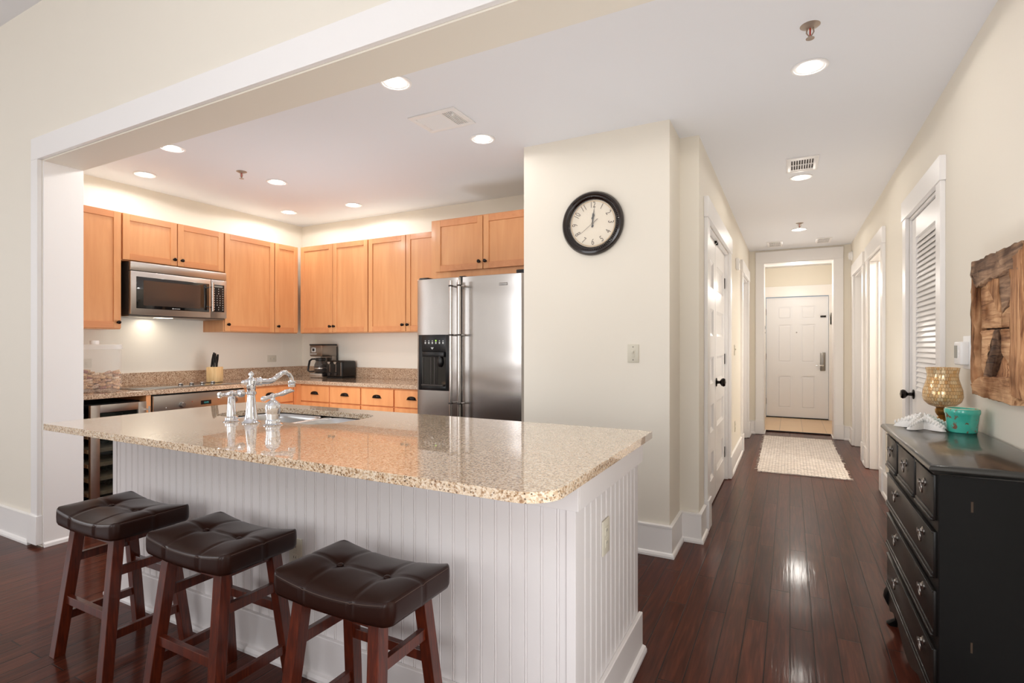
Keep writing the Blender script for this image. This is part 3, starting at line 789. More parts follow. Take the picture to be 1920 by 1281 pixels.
for i, (x, y, lab) in enumerate(DL):
    o = d0 if i == 0 else copy_tree(d0)
    o.location = (x, y, CZ); o['label'] = lab; o['group'] = 'recessed ceiling lights'
    l = bpy.data.lights.new('downlight', 'SPOT'); l.energy = (9.5 if y < 3.5 or x > -1 else 11.5) * (0.3 if x > -2 and x < -1 and y > 3 else 1) * (0.62 if x > -1 else 1); l.spot_size = math.radians(177); l.spot_blend = 0.12; l.shadow_soft_size = 0.04
    l.color = (1.0, 0.975, 0.94) if x < -1 else (1.0, 0.94, 0.86)
    lo_ = bpy.data.objects.new('downlight', l); lo_.location = (x, y, CZ - 0.03); COL.objects.link(lo_)
for nm, loc, e in (('bath_lamp', (1.8, 6.1, 2.4), 60), ('bedroom_fill', (1.8, 7.9, 2.4), 14), ('entry_fill', (0.1, 9.3, 2.2), 17)):  # bedroom and entry sources are added fill, no fixture there
    l = bpy.data.lights.new(nm, 'POINT'); l.energy = e; l.color = (1.0, 0.95, 0.88); l.shadow_soft_size = 0.12
    lo_ = bpy.data.objects.new(nm, l); lo_.location = loc; COL.objects.link(lo_)

def make_sprinkler():
    o = thing('fire_sprinkler', '', 'sprinkler', (0, 0, CZ))
    MB().lathe([(0.0, -0.012), (0.012, -0.012), (0.024, -0.008), (0.036, -0.003), (0.04, 0.0)], seg=32).build('escutcheon', 'copperhead', o)
    m = MB(); m.tube([(0.012, 0, -0.01), (0.014, 0, -0.03), (0.003, 0, -0.048)], 0.003, 8); m.tube([(-0.012, 0, -0.01), (-0.014, 0, -0.03), (-0.003, 0, -0.048)], 0.003, 8)
    m.cyl((0, 0, -0.050), 0.005, 0.01, seg=12); m.build('frame_arms', 'copperhead', o)
    MB().cyl((0, 0, -0.028), 0.0035, 0.032, seg=10).build('glass_bulb', 'redbulb', o)
    m = MB(); m.cyl((0, 0, -0.056), 0.017, 0.002, seg=24); m.build('deflector', 'copperhead', o)
    return o
s0 = make_sprinkler()
for i, (x, y, lab) in enumerate([(0.078, 2.645, 'nearest fire sprinkler on the hall ceiling, in front of the big downlight'), (-3.884, 2.76, 'fire sprinkler on the kitchen ceiling left of the middle downlight'), (0.098, 6.86, 'far fire sprinkler just before the last hall downlight')]):
    o = s0 if i == 0 else copy_tree(s0)
    o.location = (x, y, CZ); o['label'] = lab; o['group'] = 'fire sprinklers on the ceiling'

def vent(loc, sx, sy, label, style):
    o = thing('ceiling_vent', label, 'vent', (loc[0], loc[1], CZ))
    m = MB(); a, b = sx / 2, sy / 2; f = min(sx, sy) * 0.14
    for bx_ in ((-a, -b, a, -b + f), (-a, b - f, a, b), (-a, -b + f, -a + f, b - f), (a - f, -b + f, a, b - f)): m.box(bx_[0], bx_[1], -0.008, bx_[2], bx_[3], 0.0, 0.002)
    m.build('frame', 'trim', o)
    MB().box(-a + f, -b + f, -0.0015, a - f, b - f, 0.0).build('backing', 'darkgrey' if style != 'kitchen' else 'slot', o)
    sl = MB()
    if style == 'kitchen':
        # left two thirds: closed slats running along x, right third: open slats running along y
        n = 11; xa, xb = -a + f, a - f - (sx - 2 * f) * 0.30
        for k in range(n):
            y = -b + f + (sy - 2 * f) * (k + 0.5) / n
            sl.prism([(y - 0.0085, -0.002), (y + 0.0085, -0.0075), (y + 0.0085, -0.006), (y - 0.0085, -0.0006)], xa, xb, 'x')
        n = 6
        for k in range(n):
            xx = xb + (a - f - xb) * (k + 0.5) / n
            sl.box(xx - 0.0028, -b + f, -0.008, xx + 0.0028, b - f, -0.001)
        sl.box(xb - 0.004, -b + f, -0.008, xb + 0.003, b - f, 0)
    else:
        n = 9 if style == 'hall' else 10
        for k in range(n + 1):
            xx = -a + f + (sx - 2 * f) * k / n
            sl.box(xx - 0.003, -b + f, -0.007, xx + 0.003, b - f, -0.001)
        for yy in ([0.0] if style == 'hall' else [-b * 0.4, 0, b * 0.4]): sl.box(-a + f, yy - 0.004, -0.008, a - f, yy + 0.004, -0.001)
        if style == 'hall':
            for q in (-1, 1): sl.box(-a + f, q * (b - f - 0.012) - 0.02, -0.0065, a - f, q * (b - f - 0.012) + 0.02, -0.001)
    sl.build('slats', 'trim', o)
    if style == 'kitchen': MB().box(a - f * 1.5, -b + f + 0.02, -0.02, a - f * 1.2, -b + f + 0.035, -0.006, 0.002).build('lever', 'white', o)
    return o
vent((-1.90, 2.70), 0.335, 0.25, 'white air vent on the kitchen ceiling between two downlights', 'kitchen')
vent((0.083, 4.63), 0.215, 0.36, 'white air vent on the hall ceiling before the middle downlight', 'hall')
vent((-0.183, 8.11), 0.19, 0.38, 'small grey vent at the far left of the hall ceiling', 'far')
vent((0.393, 8.11), 0.18, 0.36, 'small grey vent at the far right of the hall ceiling', 'far')

# ================================================================ KITCHEN CABINETS
def knob(parent, p, ax, s):
    """small round knob; ax 'x' or 'y', s direction"""
    m = MB(); m.lathe([(0, 0), (0.009, 0), (0.010, s * 0.003), (0.0055, s * 0.006), (0.005, s * 0.012), (0.010, s * 0.016), (0.0145, s * 0.021), (0.0135, s * 0.027), (0.007, s * 0.031), (0, s * 0.032)], p, ax, 20)
    return m.build('knob', 'bronze', parent, True)
def cup_pull(parent, p, ax, s):
    """dark half-moon bin pull; outward direction s along ax"""
    m = MB(); W_, D_, H_ = 0.048, 0.024, 0.030; n = 14; rings = []
    for j in range(7):
        t = j / 6 * PI / 2          # from wall top to front lip
        ring = []
        for i in range(n + 1):
            a = PI * i / n
            u = -math.cos(a) * W_
            k = math.sin(a)
            d = D_ * math.sin(t) * k ** 0.8
            h = H_ * (math.cos(t) * k ** 0.6)
            if ax == 'y': ring.append(m.bm.verts.new((p[0] + u, p[1] + s * (d + 0.001), p[2] + h - 0.006)))
            else: ring.append(m.bm.verts.new((p[0] + s * (d + 0.001), p[1] + u, p[2] + h - 0.006)))
        rings.append(ring)
    for a, b in zip(rings[:-1], rings[1:]):
        for i in range(n):
            try: m.bm.faces.new([a[i], a[i + 1], b[i + 1], b[i]])
            except ValueError: pass
    bmesh.ops.remove_doubles(m.bm, verts=m.bm.verts, dist=0.0002)
    if ax == 'y': m.box(p[0] - W_ - 0.008, p[1], p[2] - 0.010, p[0] + W_ + 0.008, p[1] + s * 0.003, p[2] - 0.004, 0.001)
    else: m.box(p[0], p[1] - W_ - 0.008, p[2] - 0.010, p[0] + s * 0.003, p[1] + W_ + 0.008, p[2] - 0.004, 0.001)
    o = m.build('cup_pull', 'bronze', parent, True)
    sd = o.modifiers.new('solid', 'SOLIDIFY'); sd.thickness = 0.002
    return o
def shaker(parent, ax, f, a0, a1, z0_, z1_, s, knobs=None, mat='maple', name='door'):
    """shaker door in plane ax=f (front face), spanning a0..a1 on the other axis; s = outward direction. rails are a part of the door mesh"""
    fw = 0.052; t = 0.020
    def B(m, u0, u1, q0, q1, d0, d1, bev=0):
        if ax == 'x': m.box(f - s * d1, u0, q0, f - s * d0, u1, q1, bev, 1)
        else: m.box(u0, f - s * d1, q0, u1, f - s * d0, q1, bev, 1)
    m = MB()
    B(m, a0, a0 + fw, z0_, z1_, 0, t, 0.0015); B(m, a1 - fw, a1, z0_, z1_, 0, t, 0.0015)
    B(m, a0 + fw - 0.001, a1 - fw + 0.001, z0_ + fw - 0.001, z1_ - fw + 0.001, 0.009, 0.016)
    d = m.build(name, mat, parent, True, smooth=0)
    for q0, q1 in ((z0_, z0_ + fw), (z1_ - fw, z1_)):
        m = MB(); B(m, a0 + fw, a1 - fw, q0, q1, 0.0, t, 0.0015)
        m.build('rail', 'maple_h' if mat == 'maple' else mat, d, True, smooth=0)
    if knobs:
        u, z = knobs
        knob(d, (f, u, z) if ax == 'x' else (u, f, z), ax, s)
    return d
UZ0, UZ1 = 1.43, 2.37
FX = -4.74   # upper door faces on the left wall
FYK = 4.05   # upper door faces on the back wall
def upper(label, ax, a0, a1, z0_, z1_, doors, depth_front=None, group='maple wall cabinets'):
    f = depth_front if depth_front is not None else (FX if ax == 'x' else FYK)
    s = 1 if ax == 'x' else -1
    wall = KX if ax == 'x' else KY
    loc = (wall, (a0 + a1) / 2, z0_) if ax == 'x' else ((a0 + a1) / 2, wall, z0_)
    o = thing('wall_cabinet', label, 'cabinet', loc, group=group)
    m = MB(); fb = f - s * 0.021
    if ax == 'x': m.box(wall, a0 + 0.0005, z0_, fb, a1 - 0.0005, z1_, 0.001, 1)
    else: m.box(a0 + 0.0005, wall, z0_, a1 - 0.0005, fb, z1_, 0.001, 1)
    bo = m.build('body', 'maple', o, True, smooth=0)
    bo.data.materials.append(M['pale_bounce'])
    for p in bo.data.polygons:
        if p.normal.z > 0.9: p.material_index = 1
    for (d0_, d1_, kn, *zz) in doors:
        q0, q1 = (zz if zz else (z0_ + 0.008, z1_ - 0.004))
        shaker(o, ax, f, d0_, d1_, q0, q1, s, kn)
    return o
upper('tall single-door maple wall cabinet at the far left, left of the microwave', 'x', 1.865, 2.320, UZ0, UZ1, [(1.870, 2.314, (2.29, UZ0 + 0.055))])
upper('short two-door maple cabinet above the microwave', 'x', 2.321, 3.190, 1.985, UZ1, [(2.327, 2.752, (2.725, 2.045)), (2.760, 3.184, (2.79, 2.045))])
upper('wide single-door maple wall cabinet right of the microwave', 'x', 3.191, 3.745, UZ0, UZ1, [(3.197, 3.740, (3.225, UZ0 + 0.07))])
upper('narrow single-door maple wall cabinet in the corner of the left wall', 'x', 3.746, 4.045, UZ0, UZ1, [(3.750, 4.038, (3.780, UZ0 + 0.07))])
upper('two-door maple wall cabinet above the coffee maker in the corner', 'y', -4.735, -3.752, UZ0, UZ1, [(-4.715, -4.240, (-4.265, UZ0 + 0.07)), (-4.234, -3.757, (-4.210, UZ0 + 0.07))])
upper('two-door maple wall cabinet just left of the fridge', 'y', -3.750, -2.770, UZ0, UZ1, [(-3.744, -3.277, (-3.305, UZ0 + 0.07)), (-3.270, -2.795, (-3.245, UZ0 + 0.07))])
fc = upper('deep two-door maple cabinet above the steel refrigerator', 'y', -2.735, -1.655, 1.845, UZ1, [(-2.680, -2.212, (-2.238, 1.985), 1.925, UZ1 - 0.012), (-2.205, -1.740, (-2.180, 1.985), 1.925, UZ1 - 0.012)], depth_front=3.71)

# base cabinets
CB = 0.912; CT = 0.948; BFX = -4.46; BFY = 3.775
def base_y(label, a0, a1, hx):
    o = thing('base_cabinet', label, 'cabinet', ((a0 + a1) / 2, KY, 0), group='maple base cabinets under the back counter')
    MB().box(a0, KY - 0.01, 0.10, a1, BFY + 0.022, CB, 0.001, 1).build('body', 'maple_base', o, True, smooth=0)
    MB().box(a0, KY - 0.02, 0.0, a1, BFY + 0.09, 0.10).build('toe_kick', 'blackmat', o, True, smooth=0)
    m = MB(); m.box(a0 + 0.006, BFY, 0.742, a1 - 0.006, BFY + 0.02, 0.896, 0.003, 1); d = m.build('drawer', 'maple_base', o, True, smooth=0)
    cup_pull(d, (hx, BFY, 0.822), 'y', -1)
    shaker(o, 'y', BFY, a0 + 0.006, a1 - 0.006, 0.115, 0.730, -1, (a1 - 0.035, 0.68), 'maple_base')
base_y('maple base cabinet in the corner below the coffee maker', -4.395, -3.996, -4.195)
base_y('maple base cabinet below the toaster, second drawer from the corner', -3.995, -3.588, -3.79)
base_y('maple base cabinet with the third drawer from the corner', -3.587, -3.187, -3.388)
base_y('maple base cabinet against the left side of the fridge', -3.186, -2.745, -2.985)
o = thing('corner_filler', 'plain maple filler panels in the inner corner of the base cabinets', 'cabinet panel', (BFX, BFY, 0))
m = MB(); m.box(KX + 0.01, 3.755, 0.10, BFX - 0.006, KY - 0.01, CB); m.box(BFX - 0.006, BFY + 0.006, 0.10, -4.396, KY - 0.01, CB); m.build('panel', 'maple_base', o, True, smooth=0)
o = thing('base_cabinet', 'maple base cabinet right of the oven on the left wall', 'cabinet', (KX, 3.47, 0))
MB().box(KX + 0.01, 3.199, 0.10, BFX - 0.022, 3.754, CB).build('body', 'maple_base', o, True, smooth=0)
MB().box(KX + 0.02, 3.199, 0.0, BFX - 0.09, 3.754, 0.10).build('toe_kick', 'blackmat', o, True, smooth=0)
d = MB().box(BFX - 0.02, 3.275, 0.735, BFX, 3.742, 0.892, 0.003, 1).build('drawer', 'maple_base', o, True, smooth=0)
cup_pull(d, (BFX, 3.47, 0.822), 'x', 1)
shaker(o, 'x', BFX, 3.275, 3.742, 0.115, 0.722, 1, (3.31, 0.67), 'maple_base')
o = thing('end_panel', 'maple end panel left of the wine cooler', 'cabinet panel', (KX, 1.90, 0))
MB().box(KX + 0.01, 1.862, 0.0, BFX, 1.935, CB).build('panel', 'maple_base', o, True, smooth=0)
o = thing('divider_panel', 'narrow maple divider between wine cooler and oven', 'cabinet panel', (KX, 2.375, 0))
MB().box(KX + 0.01, 2.352, 0.0, BFX, 2.388, CB).build('panel', 'maple_base', o, True, smooth=0)

# wine cooler
o = thing('wine_cooler', 'steel-framed wine cooler with wooden bottle racks under the left counter', 'wine cooler', (KX, 2.15, 0))
m = MB(); x0 = -5.02; y0, y1 = 1.95, 2.346
m.box(x0, y0, 0.03, -4.54, y0 + 0.02, 0.868); m.box(x0, y1 - 0.02, 0.03, -4.54, y1, 0.868); m.box(x0, y0 + 0.02, 0.03, -4.54, y1 - 0.02, 0.06); m.box(x0, y0 + 0.02, 0.84, -4.54, y1 - 0.02, 0.868); m.box(x0, y0 + 0.02, 0.06, x0 + 0.02, y1 - 0.02, 0.84)
m.build('body', 'black', o, True, smooth=0)
dr = MB(); fx = -4.445
dr.box(fx - 0.035, 1.975, 0.06, fx, 2.033, 0.866, 0.003); dr.box(fx - 0.035, 2.290, 0.06, fx, 2.348, 0.866, 0.003); dr.box(fx - 0.035, 2.033, 0.808, fx, 2.290, 0.866, 0.003); dr.box(fx - 0.035, 2.033, 0.06, fx, 2.290, 0.12, 0.003)
dd = dr.build('door', 'steel_y', o, True)
gl_ = MB().box(fx - 0.02, 2.033, 0.12, fx - 0.014, 2.290, 0.808).build('glass', glass_mat('smoked_glass', (20, 24, 20), 0.02, 0.35), dd, True)
m = MB(); m.cyl((fx + 0.035, 2.352, 0.55), 0.009, 0.56); m.box(fx, 2.343, 0.80, fx + 0.035, 2.357, 0.81); m.box(fx, 2.343, 0.30, fx + 0.035, 2.357, 0.31); m.build('handle', 'steel_v', dd, True)
for k in range(6):
    z = 0.20 + k * 0.105
    MB().box(-5.0, 1.975, z, fx - 0.045, 2.322, z + 0.028, 0.002).build('shelf', 'rack', o, True, smooth=0)
for k in range(5):
    for j in range(3):
        if (k + j) % 4 == 3: continue
        y = 2.035 + j * 0.105; z = 0.228 + 0.036 + k * 0.105
        b = thing('wine_bottle', 'dark wine bottle lying neck out on a rack of the wine cooler', 'bottle', (-4.75, y, z), group='bottles in the wine cooler')
        MB().lathe([(0, -0.16), (0.034, -0.155), (0.036, -0.13), (0.036, 0.04), (0.030, 0.07), (0.014, 0.10), (0.013, 0.16), (0.015, 0.162), (0.015, 0.175), (0, 0.176)], (0, 0, 0), 'x', 20).build('body', 'bottle', b)

# wall oven under the cooktop
o = thing('built_in_oven', 'stainless built-in oven with knobs and clock display under the cooktop', 'oven', (KX, 2.79, 0))
MB().box(-5.0, 2.395, 0.08, BFX - 0.001, 3.19, CB - 0.006).build('body', 'blackmat', o, True, smooth=0)
cp = MB().box(BFX - 0.001, 2.395, 0.735, BFX + 0.022, 3.19, 0.899, 0.003).build('control_panel', 'steel_y', o, True)
for y in (2.615, 3.08):
    m = MB(); m.lathe([(0, 0), (0.026, 0), (0.027, 0.003), (0.021, 0.006), (0.020, 0.026), (0.017, 0.030), (0, 0.031)], (BFX + 0.022, y, 0.812), 'x', 28); m.build('oven_knob', 'satin', cp, True)
MB().box(BFX + 0.0215, 2.775, 0.797, BFX + 0.024, 2.865, 0.831).build('display', 'display', cp, True)
text_mesh('clock_digits', '12:03', 0.020, 'digits', cp, Matrix.Translation(Vector((BFX + 0.0246, 2.82, 0.813)) - bot_origin(cp)) @ Matrix.Rotation(PI / 2, 4, 'Z') @ Matrix.Rotation(PI / 2, 4, 'X'))
for y in (2.49, 2.70, 2.93):
    MB().cyl((BFX + 0.0225, y, 0.80 + (0.03 if y > 2.6 else 0)), 0.0035, 0.003, 'x', 12).build('indicator', 'redbulb' if y > 2.6 else 'white', cp, True)
m = MB(); m.box(BFX - 0.001, 2.395, 0.13, BFX + 0.022, 3.19, 0.725, 0.003); dd = m.build('door', 'steel_y', o, True)
MB().box(BFX + 0.0215, 2.50, 0.25, BFX + 0.024, 3.085, 0.58).build('window', 'blackglass', dd, True)
m = MB(); m.tube([(BFX + 0.05, 2.45, 0.67), (BFX + 0.05, 3.13, 0.67)], 0.011); m.box(BFX + 0.02, 2.48, 0.662, BFX + 0.05, 2.495, 0.678); m.box(BFX + 0.02, 3.09, 0.662, BFX + 0.05, 3.105, 0.678); m.build('handle', 'steel', dd, True)

# cooktop
o = thing('cooktop', 'black glass electric cooktop with four steel knobs set in the left counter', 'cooktop', (-4.66, 2.78, CT))
m = MB(); m.box(-4.945, 2.34, CT, -4.475, 3.25, CT + 0.006, 0.002); m.build('frame', 'steel_y', o, True)
MB().box(-4.938, 2.347, CT + 0.005, -4.482, 3.243, CT + 0.008, 0.001).build('glass_top', 'blackglass', o, True)
for k, y in enumerate((2.70, 2.795, 2.89, 2.985)):
    m = MB(); m.lathe([(0, 0), (0.020, 0), (0.020, 0.006), (0.017, 0.008), (0.017, 0.02), (0.0155, 0.024), (0, 0.024)], (-4.60, y, CT + 0.008), 'z', 24); kk = m.build('burner_knob', 'steel_v', o, True)
    MB().lathe([(0.0175, 0.007), (0.0182, 0.008), (0.0182, 0.014), (0.0175, 0.015)], (-4.60, y, CT + 0.008), 'z', 24).build('grip_band', 'black', kk, True)
m = MB()
for (x, y, r) in ((-4.80, 2.52, 0.09), (-4.80, 3.05, 0.09)):
    m.lathe([(r, CT + 0.0082), (r + 0.002, CT + 0.0085), (r + 0.003, CT + 0.0082)], (x, y, 0), 'z', 40)
m.build('burner_ring', 'darkgrey', o, True)

# counter top and splash
o = thing('kitchen_countertop', 'L-shaped brown speckled granite counter along the left and back walls', 'countertop', (KX, KY, CB))
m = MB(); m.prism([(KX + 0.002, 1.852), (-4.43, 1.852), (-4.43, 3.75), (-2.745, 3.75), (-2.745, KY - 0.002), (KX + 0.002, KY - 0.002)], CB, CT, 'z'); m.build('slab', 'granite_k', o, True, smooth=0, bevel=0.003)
for lab, bx_ in (('brown granite backsplash strip along the left kitchen wall', (KX + 0.001, 1.852, KX + 0.022, KY - 0.022)), ('brown granite backsplash strip along the back kitchen wall', (KX + 0.001, KY - 0.022, -2.745, KY - 0.001))):
    b_ = MB().box(bx_[0], bx_[1], CT, bx_[2], bx_[3], 1.062, 0.002, 1).build('backsplash', 'granite_k', smooth=0); tag(b_, lab, 'backsplash')

# microwave
o = thing('microwave', 'stainless over-the-range microwave mounted under the short cabinet', 'microwave', (KX, 2.77, 1.54))
X = -4.70
MB().box(KX + 0.005, 2.362, 1.548, X - 0.03, 3.184, 1.978).build('body', 'darkgrey', o, True, smooth=0)
MB().box(X - 0.03, 2.362, 1.909, X, 3.184, 1.980, 0.004).build('vent_panel', 'steel_y', o, True)
d = MB().box(X - 0.03, 2.362, 1.553, X + 0.004, 3.03, 1.905, 0.005).build('door', 'steel_y', o, True)
MB().box(X + 0.003, 2.402, 1.603, X + 0.008, 3.012, 1.862, 0.004).build('window', 'blackglass', d, True)
MB().box(X + 0.0075, 2.455, 1.630, X + 0.0085, 2.93, 1.835).build('inner_screen', plain('oven_screen', (62, 52, 47), 0.12, coat=1.0), d, True)
m = MB(); m.cyl((X + 0.0085, 2.690, 1.6155), 0.0055, 0.0012, 'x', 20)
for k in range(9): m.box(X + 0.0080, 2.700 + k * 0.0058, 1.6130, X + 0.0088, 2.7036 + k * 0.0058, 1.6180)
m.build('brand_mark', 'marks', d, True, smooth=0)
m = MB(); m.tube([(X + 0.045, 3.022, 1.612), (X + 0.045, 3.022, 1.872)], 0.010, 16); m.cyl((X + 0.025, 3.022, 1.650), 0.006, 0.045, 'x', 12); m.cyl((X + 0.025, 3.022, 1.835), 0.006, 0.045, 'x', 12); m.build('handle', 'steel_v', d, True)
c = MB().box(X - 0.03, 3.033, 1.553, X + 0.004, 3.184, 1.905, 0.005).build('control_panel', 'steel_y', o, True)
MB().box(X + 0.003, 3.045, 1.61, X + 0.008, 3.158, 1.862, 0.003).build('keypad', 'black', c, True)
m = MB()
for r in range(10):
    for q in range(4 if 3 <= r < 8 else 3):
        nn = 4 if 3 <= r < 8 else 3
        y = 3.06 + q * 0.082 / (nn - 1); z = 1.822 - r * 0.0212
        m.box(X + 0.0078, y - 0.004, z - 0.003, X + 0.0085, y + 0.004, z + 0.003)
m.build('key_print', 'marks', c, True, smooth=0)
MB().box(X + 0.0078, 3.06, 1.838, X + 0.0084, 3.14, 1.852).build('clock_window', 'lcd', c, True, smooth=0)
m = MB(); m.box(KX + 0.03, 2.37, 1.538, X - 0.035, 3.18, 1.549, 0.002); m.build('underside', 'satin', o, True)
MB().box(-4.86, 2.62, 1.5365, -4.78, 2.74, 1.5385).build('lamp_lens', 'undercab', o, True)
l = bpy.data.lights.new('hood_lamp', 'AREA'); l.shape = 'RECTANGLE'; l.size = 0.22; l.size_y = 0.12; l.energy = 0.7; l.color = (1.0, 0.93, 0.80)
lo_ = bpy.data.objects.new('hood_lamp', l); lo_.location = (-4.93, 2.66, 1.534); COL.objects.link(lo_)

# ================================================================ REFRIGERATOR
FRX0, FRX1, FRY = -2.675, -1.705, 3.445
o = thing('refrigerator', 'stainless side-by-side refrigerator with black ice and water dispenser', 'refrigerator', ((FRX0 + FRX1) / 2, 3.9, 0))
MB().box(FRX0 + 0.006, FRY + 0.085, 0.02, FRX1 - 0.004, KY - 0.06, 1.80).build('cabinet', 'darkgrey', o, True, smooth=0)
MB().box(FRX0 + 0.01, FRY + 0.05, 0.02, FRX1 - 0.01, FRY + 0.09, 0.11).build('kick_grille', 'black', o, True, smooth=0)
def fdoor(x0, x1, hole=None):
    m = MB(); z0_, z1_ = 0.12, 1.828; n = 28; d = 0.018
    # gently bowed front
    def yf(t): return FRY - d * (1 - (2 * t - 1) ** 4) * 0.6
    pts = [(x0, FRY + 0.08)] + [(x0 + (x1 - x0) * i / n, yf(i / n) + (0.014 if i in (0, n) else 0)) for i in range(n + 1)] + [(x1, FRY + 0.08)]
    m.prism(pts, z0_, z1_, 'z')
    return m
xd = -2.250
dl = fdoor(FRX0, xd - 0.003).build('freezer_door', 'steel_f', o, True, smooth=30, bevel=0.003)
drr = fdoor(xd + 0.003, FRX1).build('fridge_door', 'steel_f', o, True, smooth=30, bevel=0.003)
for px, par in ((xd - 0.040, dl), (xd + 0.036, drr)):
    m = MB(); m.tube([(px, FRY - 0.075, 0.20), (px, FRY - 0.075, 1.795)], 0.0125, 20)
    for z in (0.26, 0.86, 1.38, 1.755): m.cyl((px, FRY - 0.042, z), 0.008, 0.06, 'y', 14)
    m.build('handle', 'steel_v', par, True)
    m = MB()
    for z in (0.26, 0.86, 1.38, 1.755): m.box(px - 0.013, FRY - 0.089, z - 0.006, px + 0.013, FRY - 0.060, z + 0.006, 0.002)
    m.build('handle_collar', 'darkgrey', par, True)
for q in ((FRX0 + 0.01, FRY + 0.02, 1.800, FRX0 + 0.10, FRY + 0.12, 1.846, 0.006), (FRX1 - 0.075, FRY + 0.02, 1.800, FRX1 - 0.004, FRY + 0.14, 1.858, 0.006), (xd - 0.02, FRY + 0.01, 1.8, xd + 0.03, FRY + 0.08, 1.838, 0.003)):
    MB().box(*q).build('hinge_cover', 'black', o, True)
# dispenser
dx0, dx1, z0_, z1_ = -2.640, -2.345, 0.945, 1.385
yq = FRY - 0.0135
m = MB()
m.box(dx0, yq - 0.004, z0_, dx0 + 0.035, yq + 0.02, z1_, 0.003); m.box(dx1 - 0.035, yq - 0.004, z0_, dx1, yq + 0.02, z1_, 0.003)
m.box(dx0 + 0.03, yq - 0.004, z1_ - 0.135, dx1 - 0.03, yq + 0.02, z1_, 0.003); m.box(dx0 + 0.03, yq - 0.004, z0_, dx1 - 0.03, yq + 0.02, z0_ + 0.045, 0.003)
disp = m.build('dispenser_frame', 'black', dl, True)
m = MB(); m.box(dx0 + 0.034, yq - 0.003, z0_ + 0.045, dx1 - 0.034, yq - 0.001, z1_ - 0.135); m.build('dispenser_recess', 'blackglass', dl, True, smooth=0)
m = MB()
for xx, w_ in ((dx0 + 0.045, 0.006), (dx0 + 0.12, 0.010), (dx0 + 0.155, 0.012), (dx0 + 0.18, 0.004)): m.box(xx, yq - 0.0075, z0_ + 0.05, xx + w_, yq - 0.003, z1_ - 0.18, 0.002)
m.build('dispenser_chute', 'darkgrey', dl, True)
m = MB(); m.box(dx0 + 0.05, yq - 0.02, z1_ - 0.175, dx1 - 0.04, yq - 0.003, z1_ - 0.135, 0.004); m.sph((dx0 + 0.215, yq - 0.012, z1_ - 0.21), 0.03, (0.8, 0.5, 1.5)); m.build('dispenser_paddle', 'black', dl, True)
m = MB(); m.box(dx0 + 0.045, yq - 0.03, z0_ + 0.035, dx1 - 0.04, yq - 0.003, z0_ + 0.048, 0.003); m.build('drip_tray', 'darkgrey', dl, True)
m = MB()
for k in range(6):
    xx = dx0 + 0.068 + k * 0.034
    m.box(xx - 0.006, yq - 0.0048, z1_ - 0.072, xx + 0.006, yq - 0.004, z1_ - 0.056)
    m.box(xx - 0.004, yq - 0.0048, z1_ - 0.050, xx + 0.004, yq - 0.004, z1_ - 0.044)
m.prism([(dx0 + 0.12, z1_ - 0.100), (dx0 + 0.15, z1_ - 0.100), (dx0 + 0.135, z1_ - 0.117)], yq - 0.0048, yq - 0.004, 'y')
m.build('button_print', 'marks', dl, True, smooth=0)
MB().box(dx0 + 0.165, yq - 0.0052, z1_ - 0.052, dx0 + 0.175, yq - 0.0042, z1_ - 0.042).build('green_light', 'greenled', dl, True, smooth=0)
m = MB(); m.box(-1.905, FRY - 0.0145, 1.744, -1.835, FRY - 0.009, 1.764, 0.002); b = m.build('brand_badge', 'satin', drr, True)
b['label'] = 'small grey brand badge'
MB().box(-1.903, FRY - 0.0150, 1.7525, -1.837, FRY - 0.0145, 1.7555).build('badge_line', 'marks', b, True, smooth=0)

# ================================================================ THINGS ON THE KITCHEN COUNTER
def rrect(x0, x1, y0, y1, r, n=8):
    pts = []
    for cx, cy, a0 in ((x1 - r, y0 + r, -PI / 2), (x1 - r, y1 - r, 0), (x0 + r, y1 - r, PI / 2), (x0 + r, y0 + r, PI)):
        for k in range(n + 1):
            a = a0 + PI / 2 * k / n; pts.append((cx + r * math.cos(a), cy + r * math.sin(a)))
    return pts
def loft(m, loops, cap0=False, cap1=False):
    rings = [[m.bm.verts.new(p) for p in L] for L in loops]
    for a, b in zip(rings[:-1], rings[1:]):
        n = len(a)
        for k in range(n): m.bm.faces.new([a[k], a[(k + 1) % n], b[(k + 1) % n], b[k]])
    if cap0: m.bm.faces.new(rings[0])
    if cap1: m.bm.faces.new(rings[-1])
    return rings

# jar of corks
JR = 0.99
jar = thing('storage_jar', 'tall clear acrylic jar half full of wine corks at the left end of the counter', 'jar', (-4.785, 2.150, CT), 0.99)
hw, hd, H = 0.172, 0.075, 0.345
def lp(sx, sy, z, r=0.05): return [(x, y, z) for x, y in rrect(-sx, sx, -sy, sy, r)]
m = MB(); loft(m, [lp(hw, hd, 0.0), lp(hw, hd, H), lp(hw - .004, hd - .004, H), lp(hw - .004, hd - .004, 0.014)], True, True); m.build('body', 'acrylic', jar)
m = MB(); loft(m, [lp(hw + .004, hd + .004, H - 0.022), lp(hw + .004, hd + .004, H + 0.012), lp(hw + 0.001, hd + 0.001, H + 0.015)], False, True); ld = m.build('lid', 'acrylic_lid', jar)
MB().lathe([(0, H + .015), (0.028, H + .015), (0.030, H + .020), (0.030, H + .042), (0.026, H + .046), (0, H + .046)], seg=28).build('lid_knob', 'white', ld)
rnd = random.Random(11)
ckm = MB(); ckm.lathe([(0, -0.021), (0.0095, -0.021), (0.0105, -0.0195), (0.0105, 0.0195), (0.0095, 0.021), (0, 0.021)], seg=14)
ck0 = ckm.build('cork', 'cork'); first = True
Rj = Matrix.Rotation(0.99, 4, 'Z')
cnt = 0
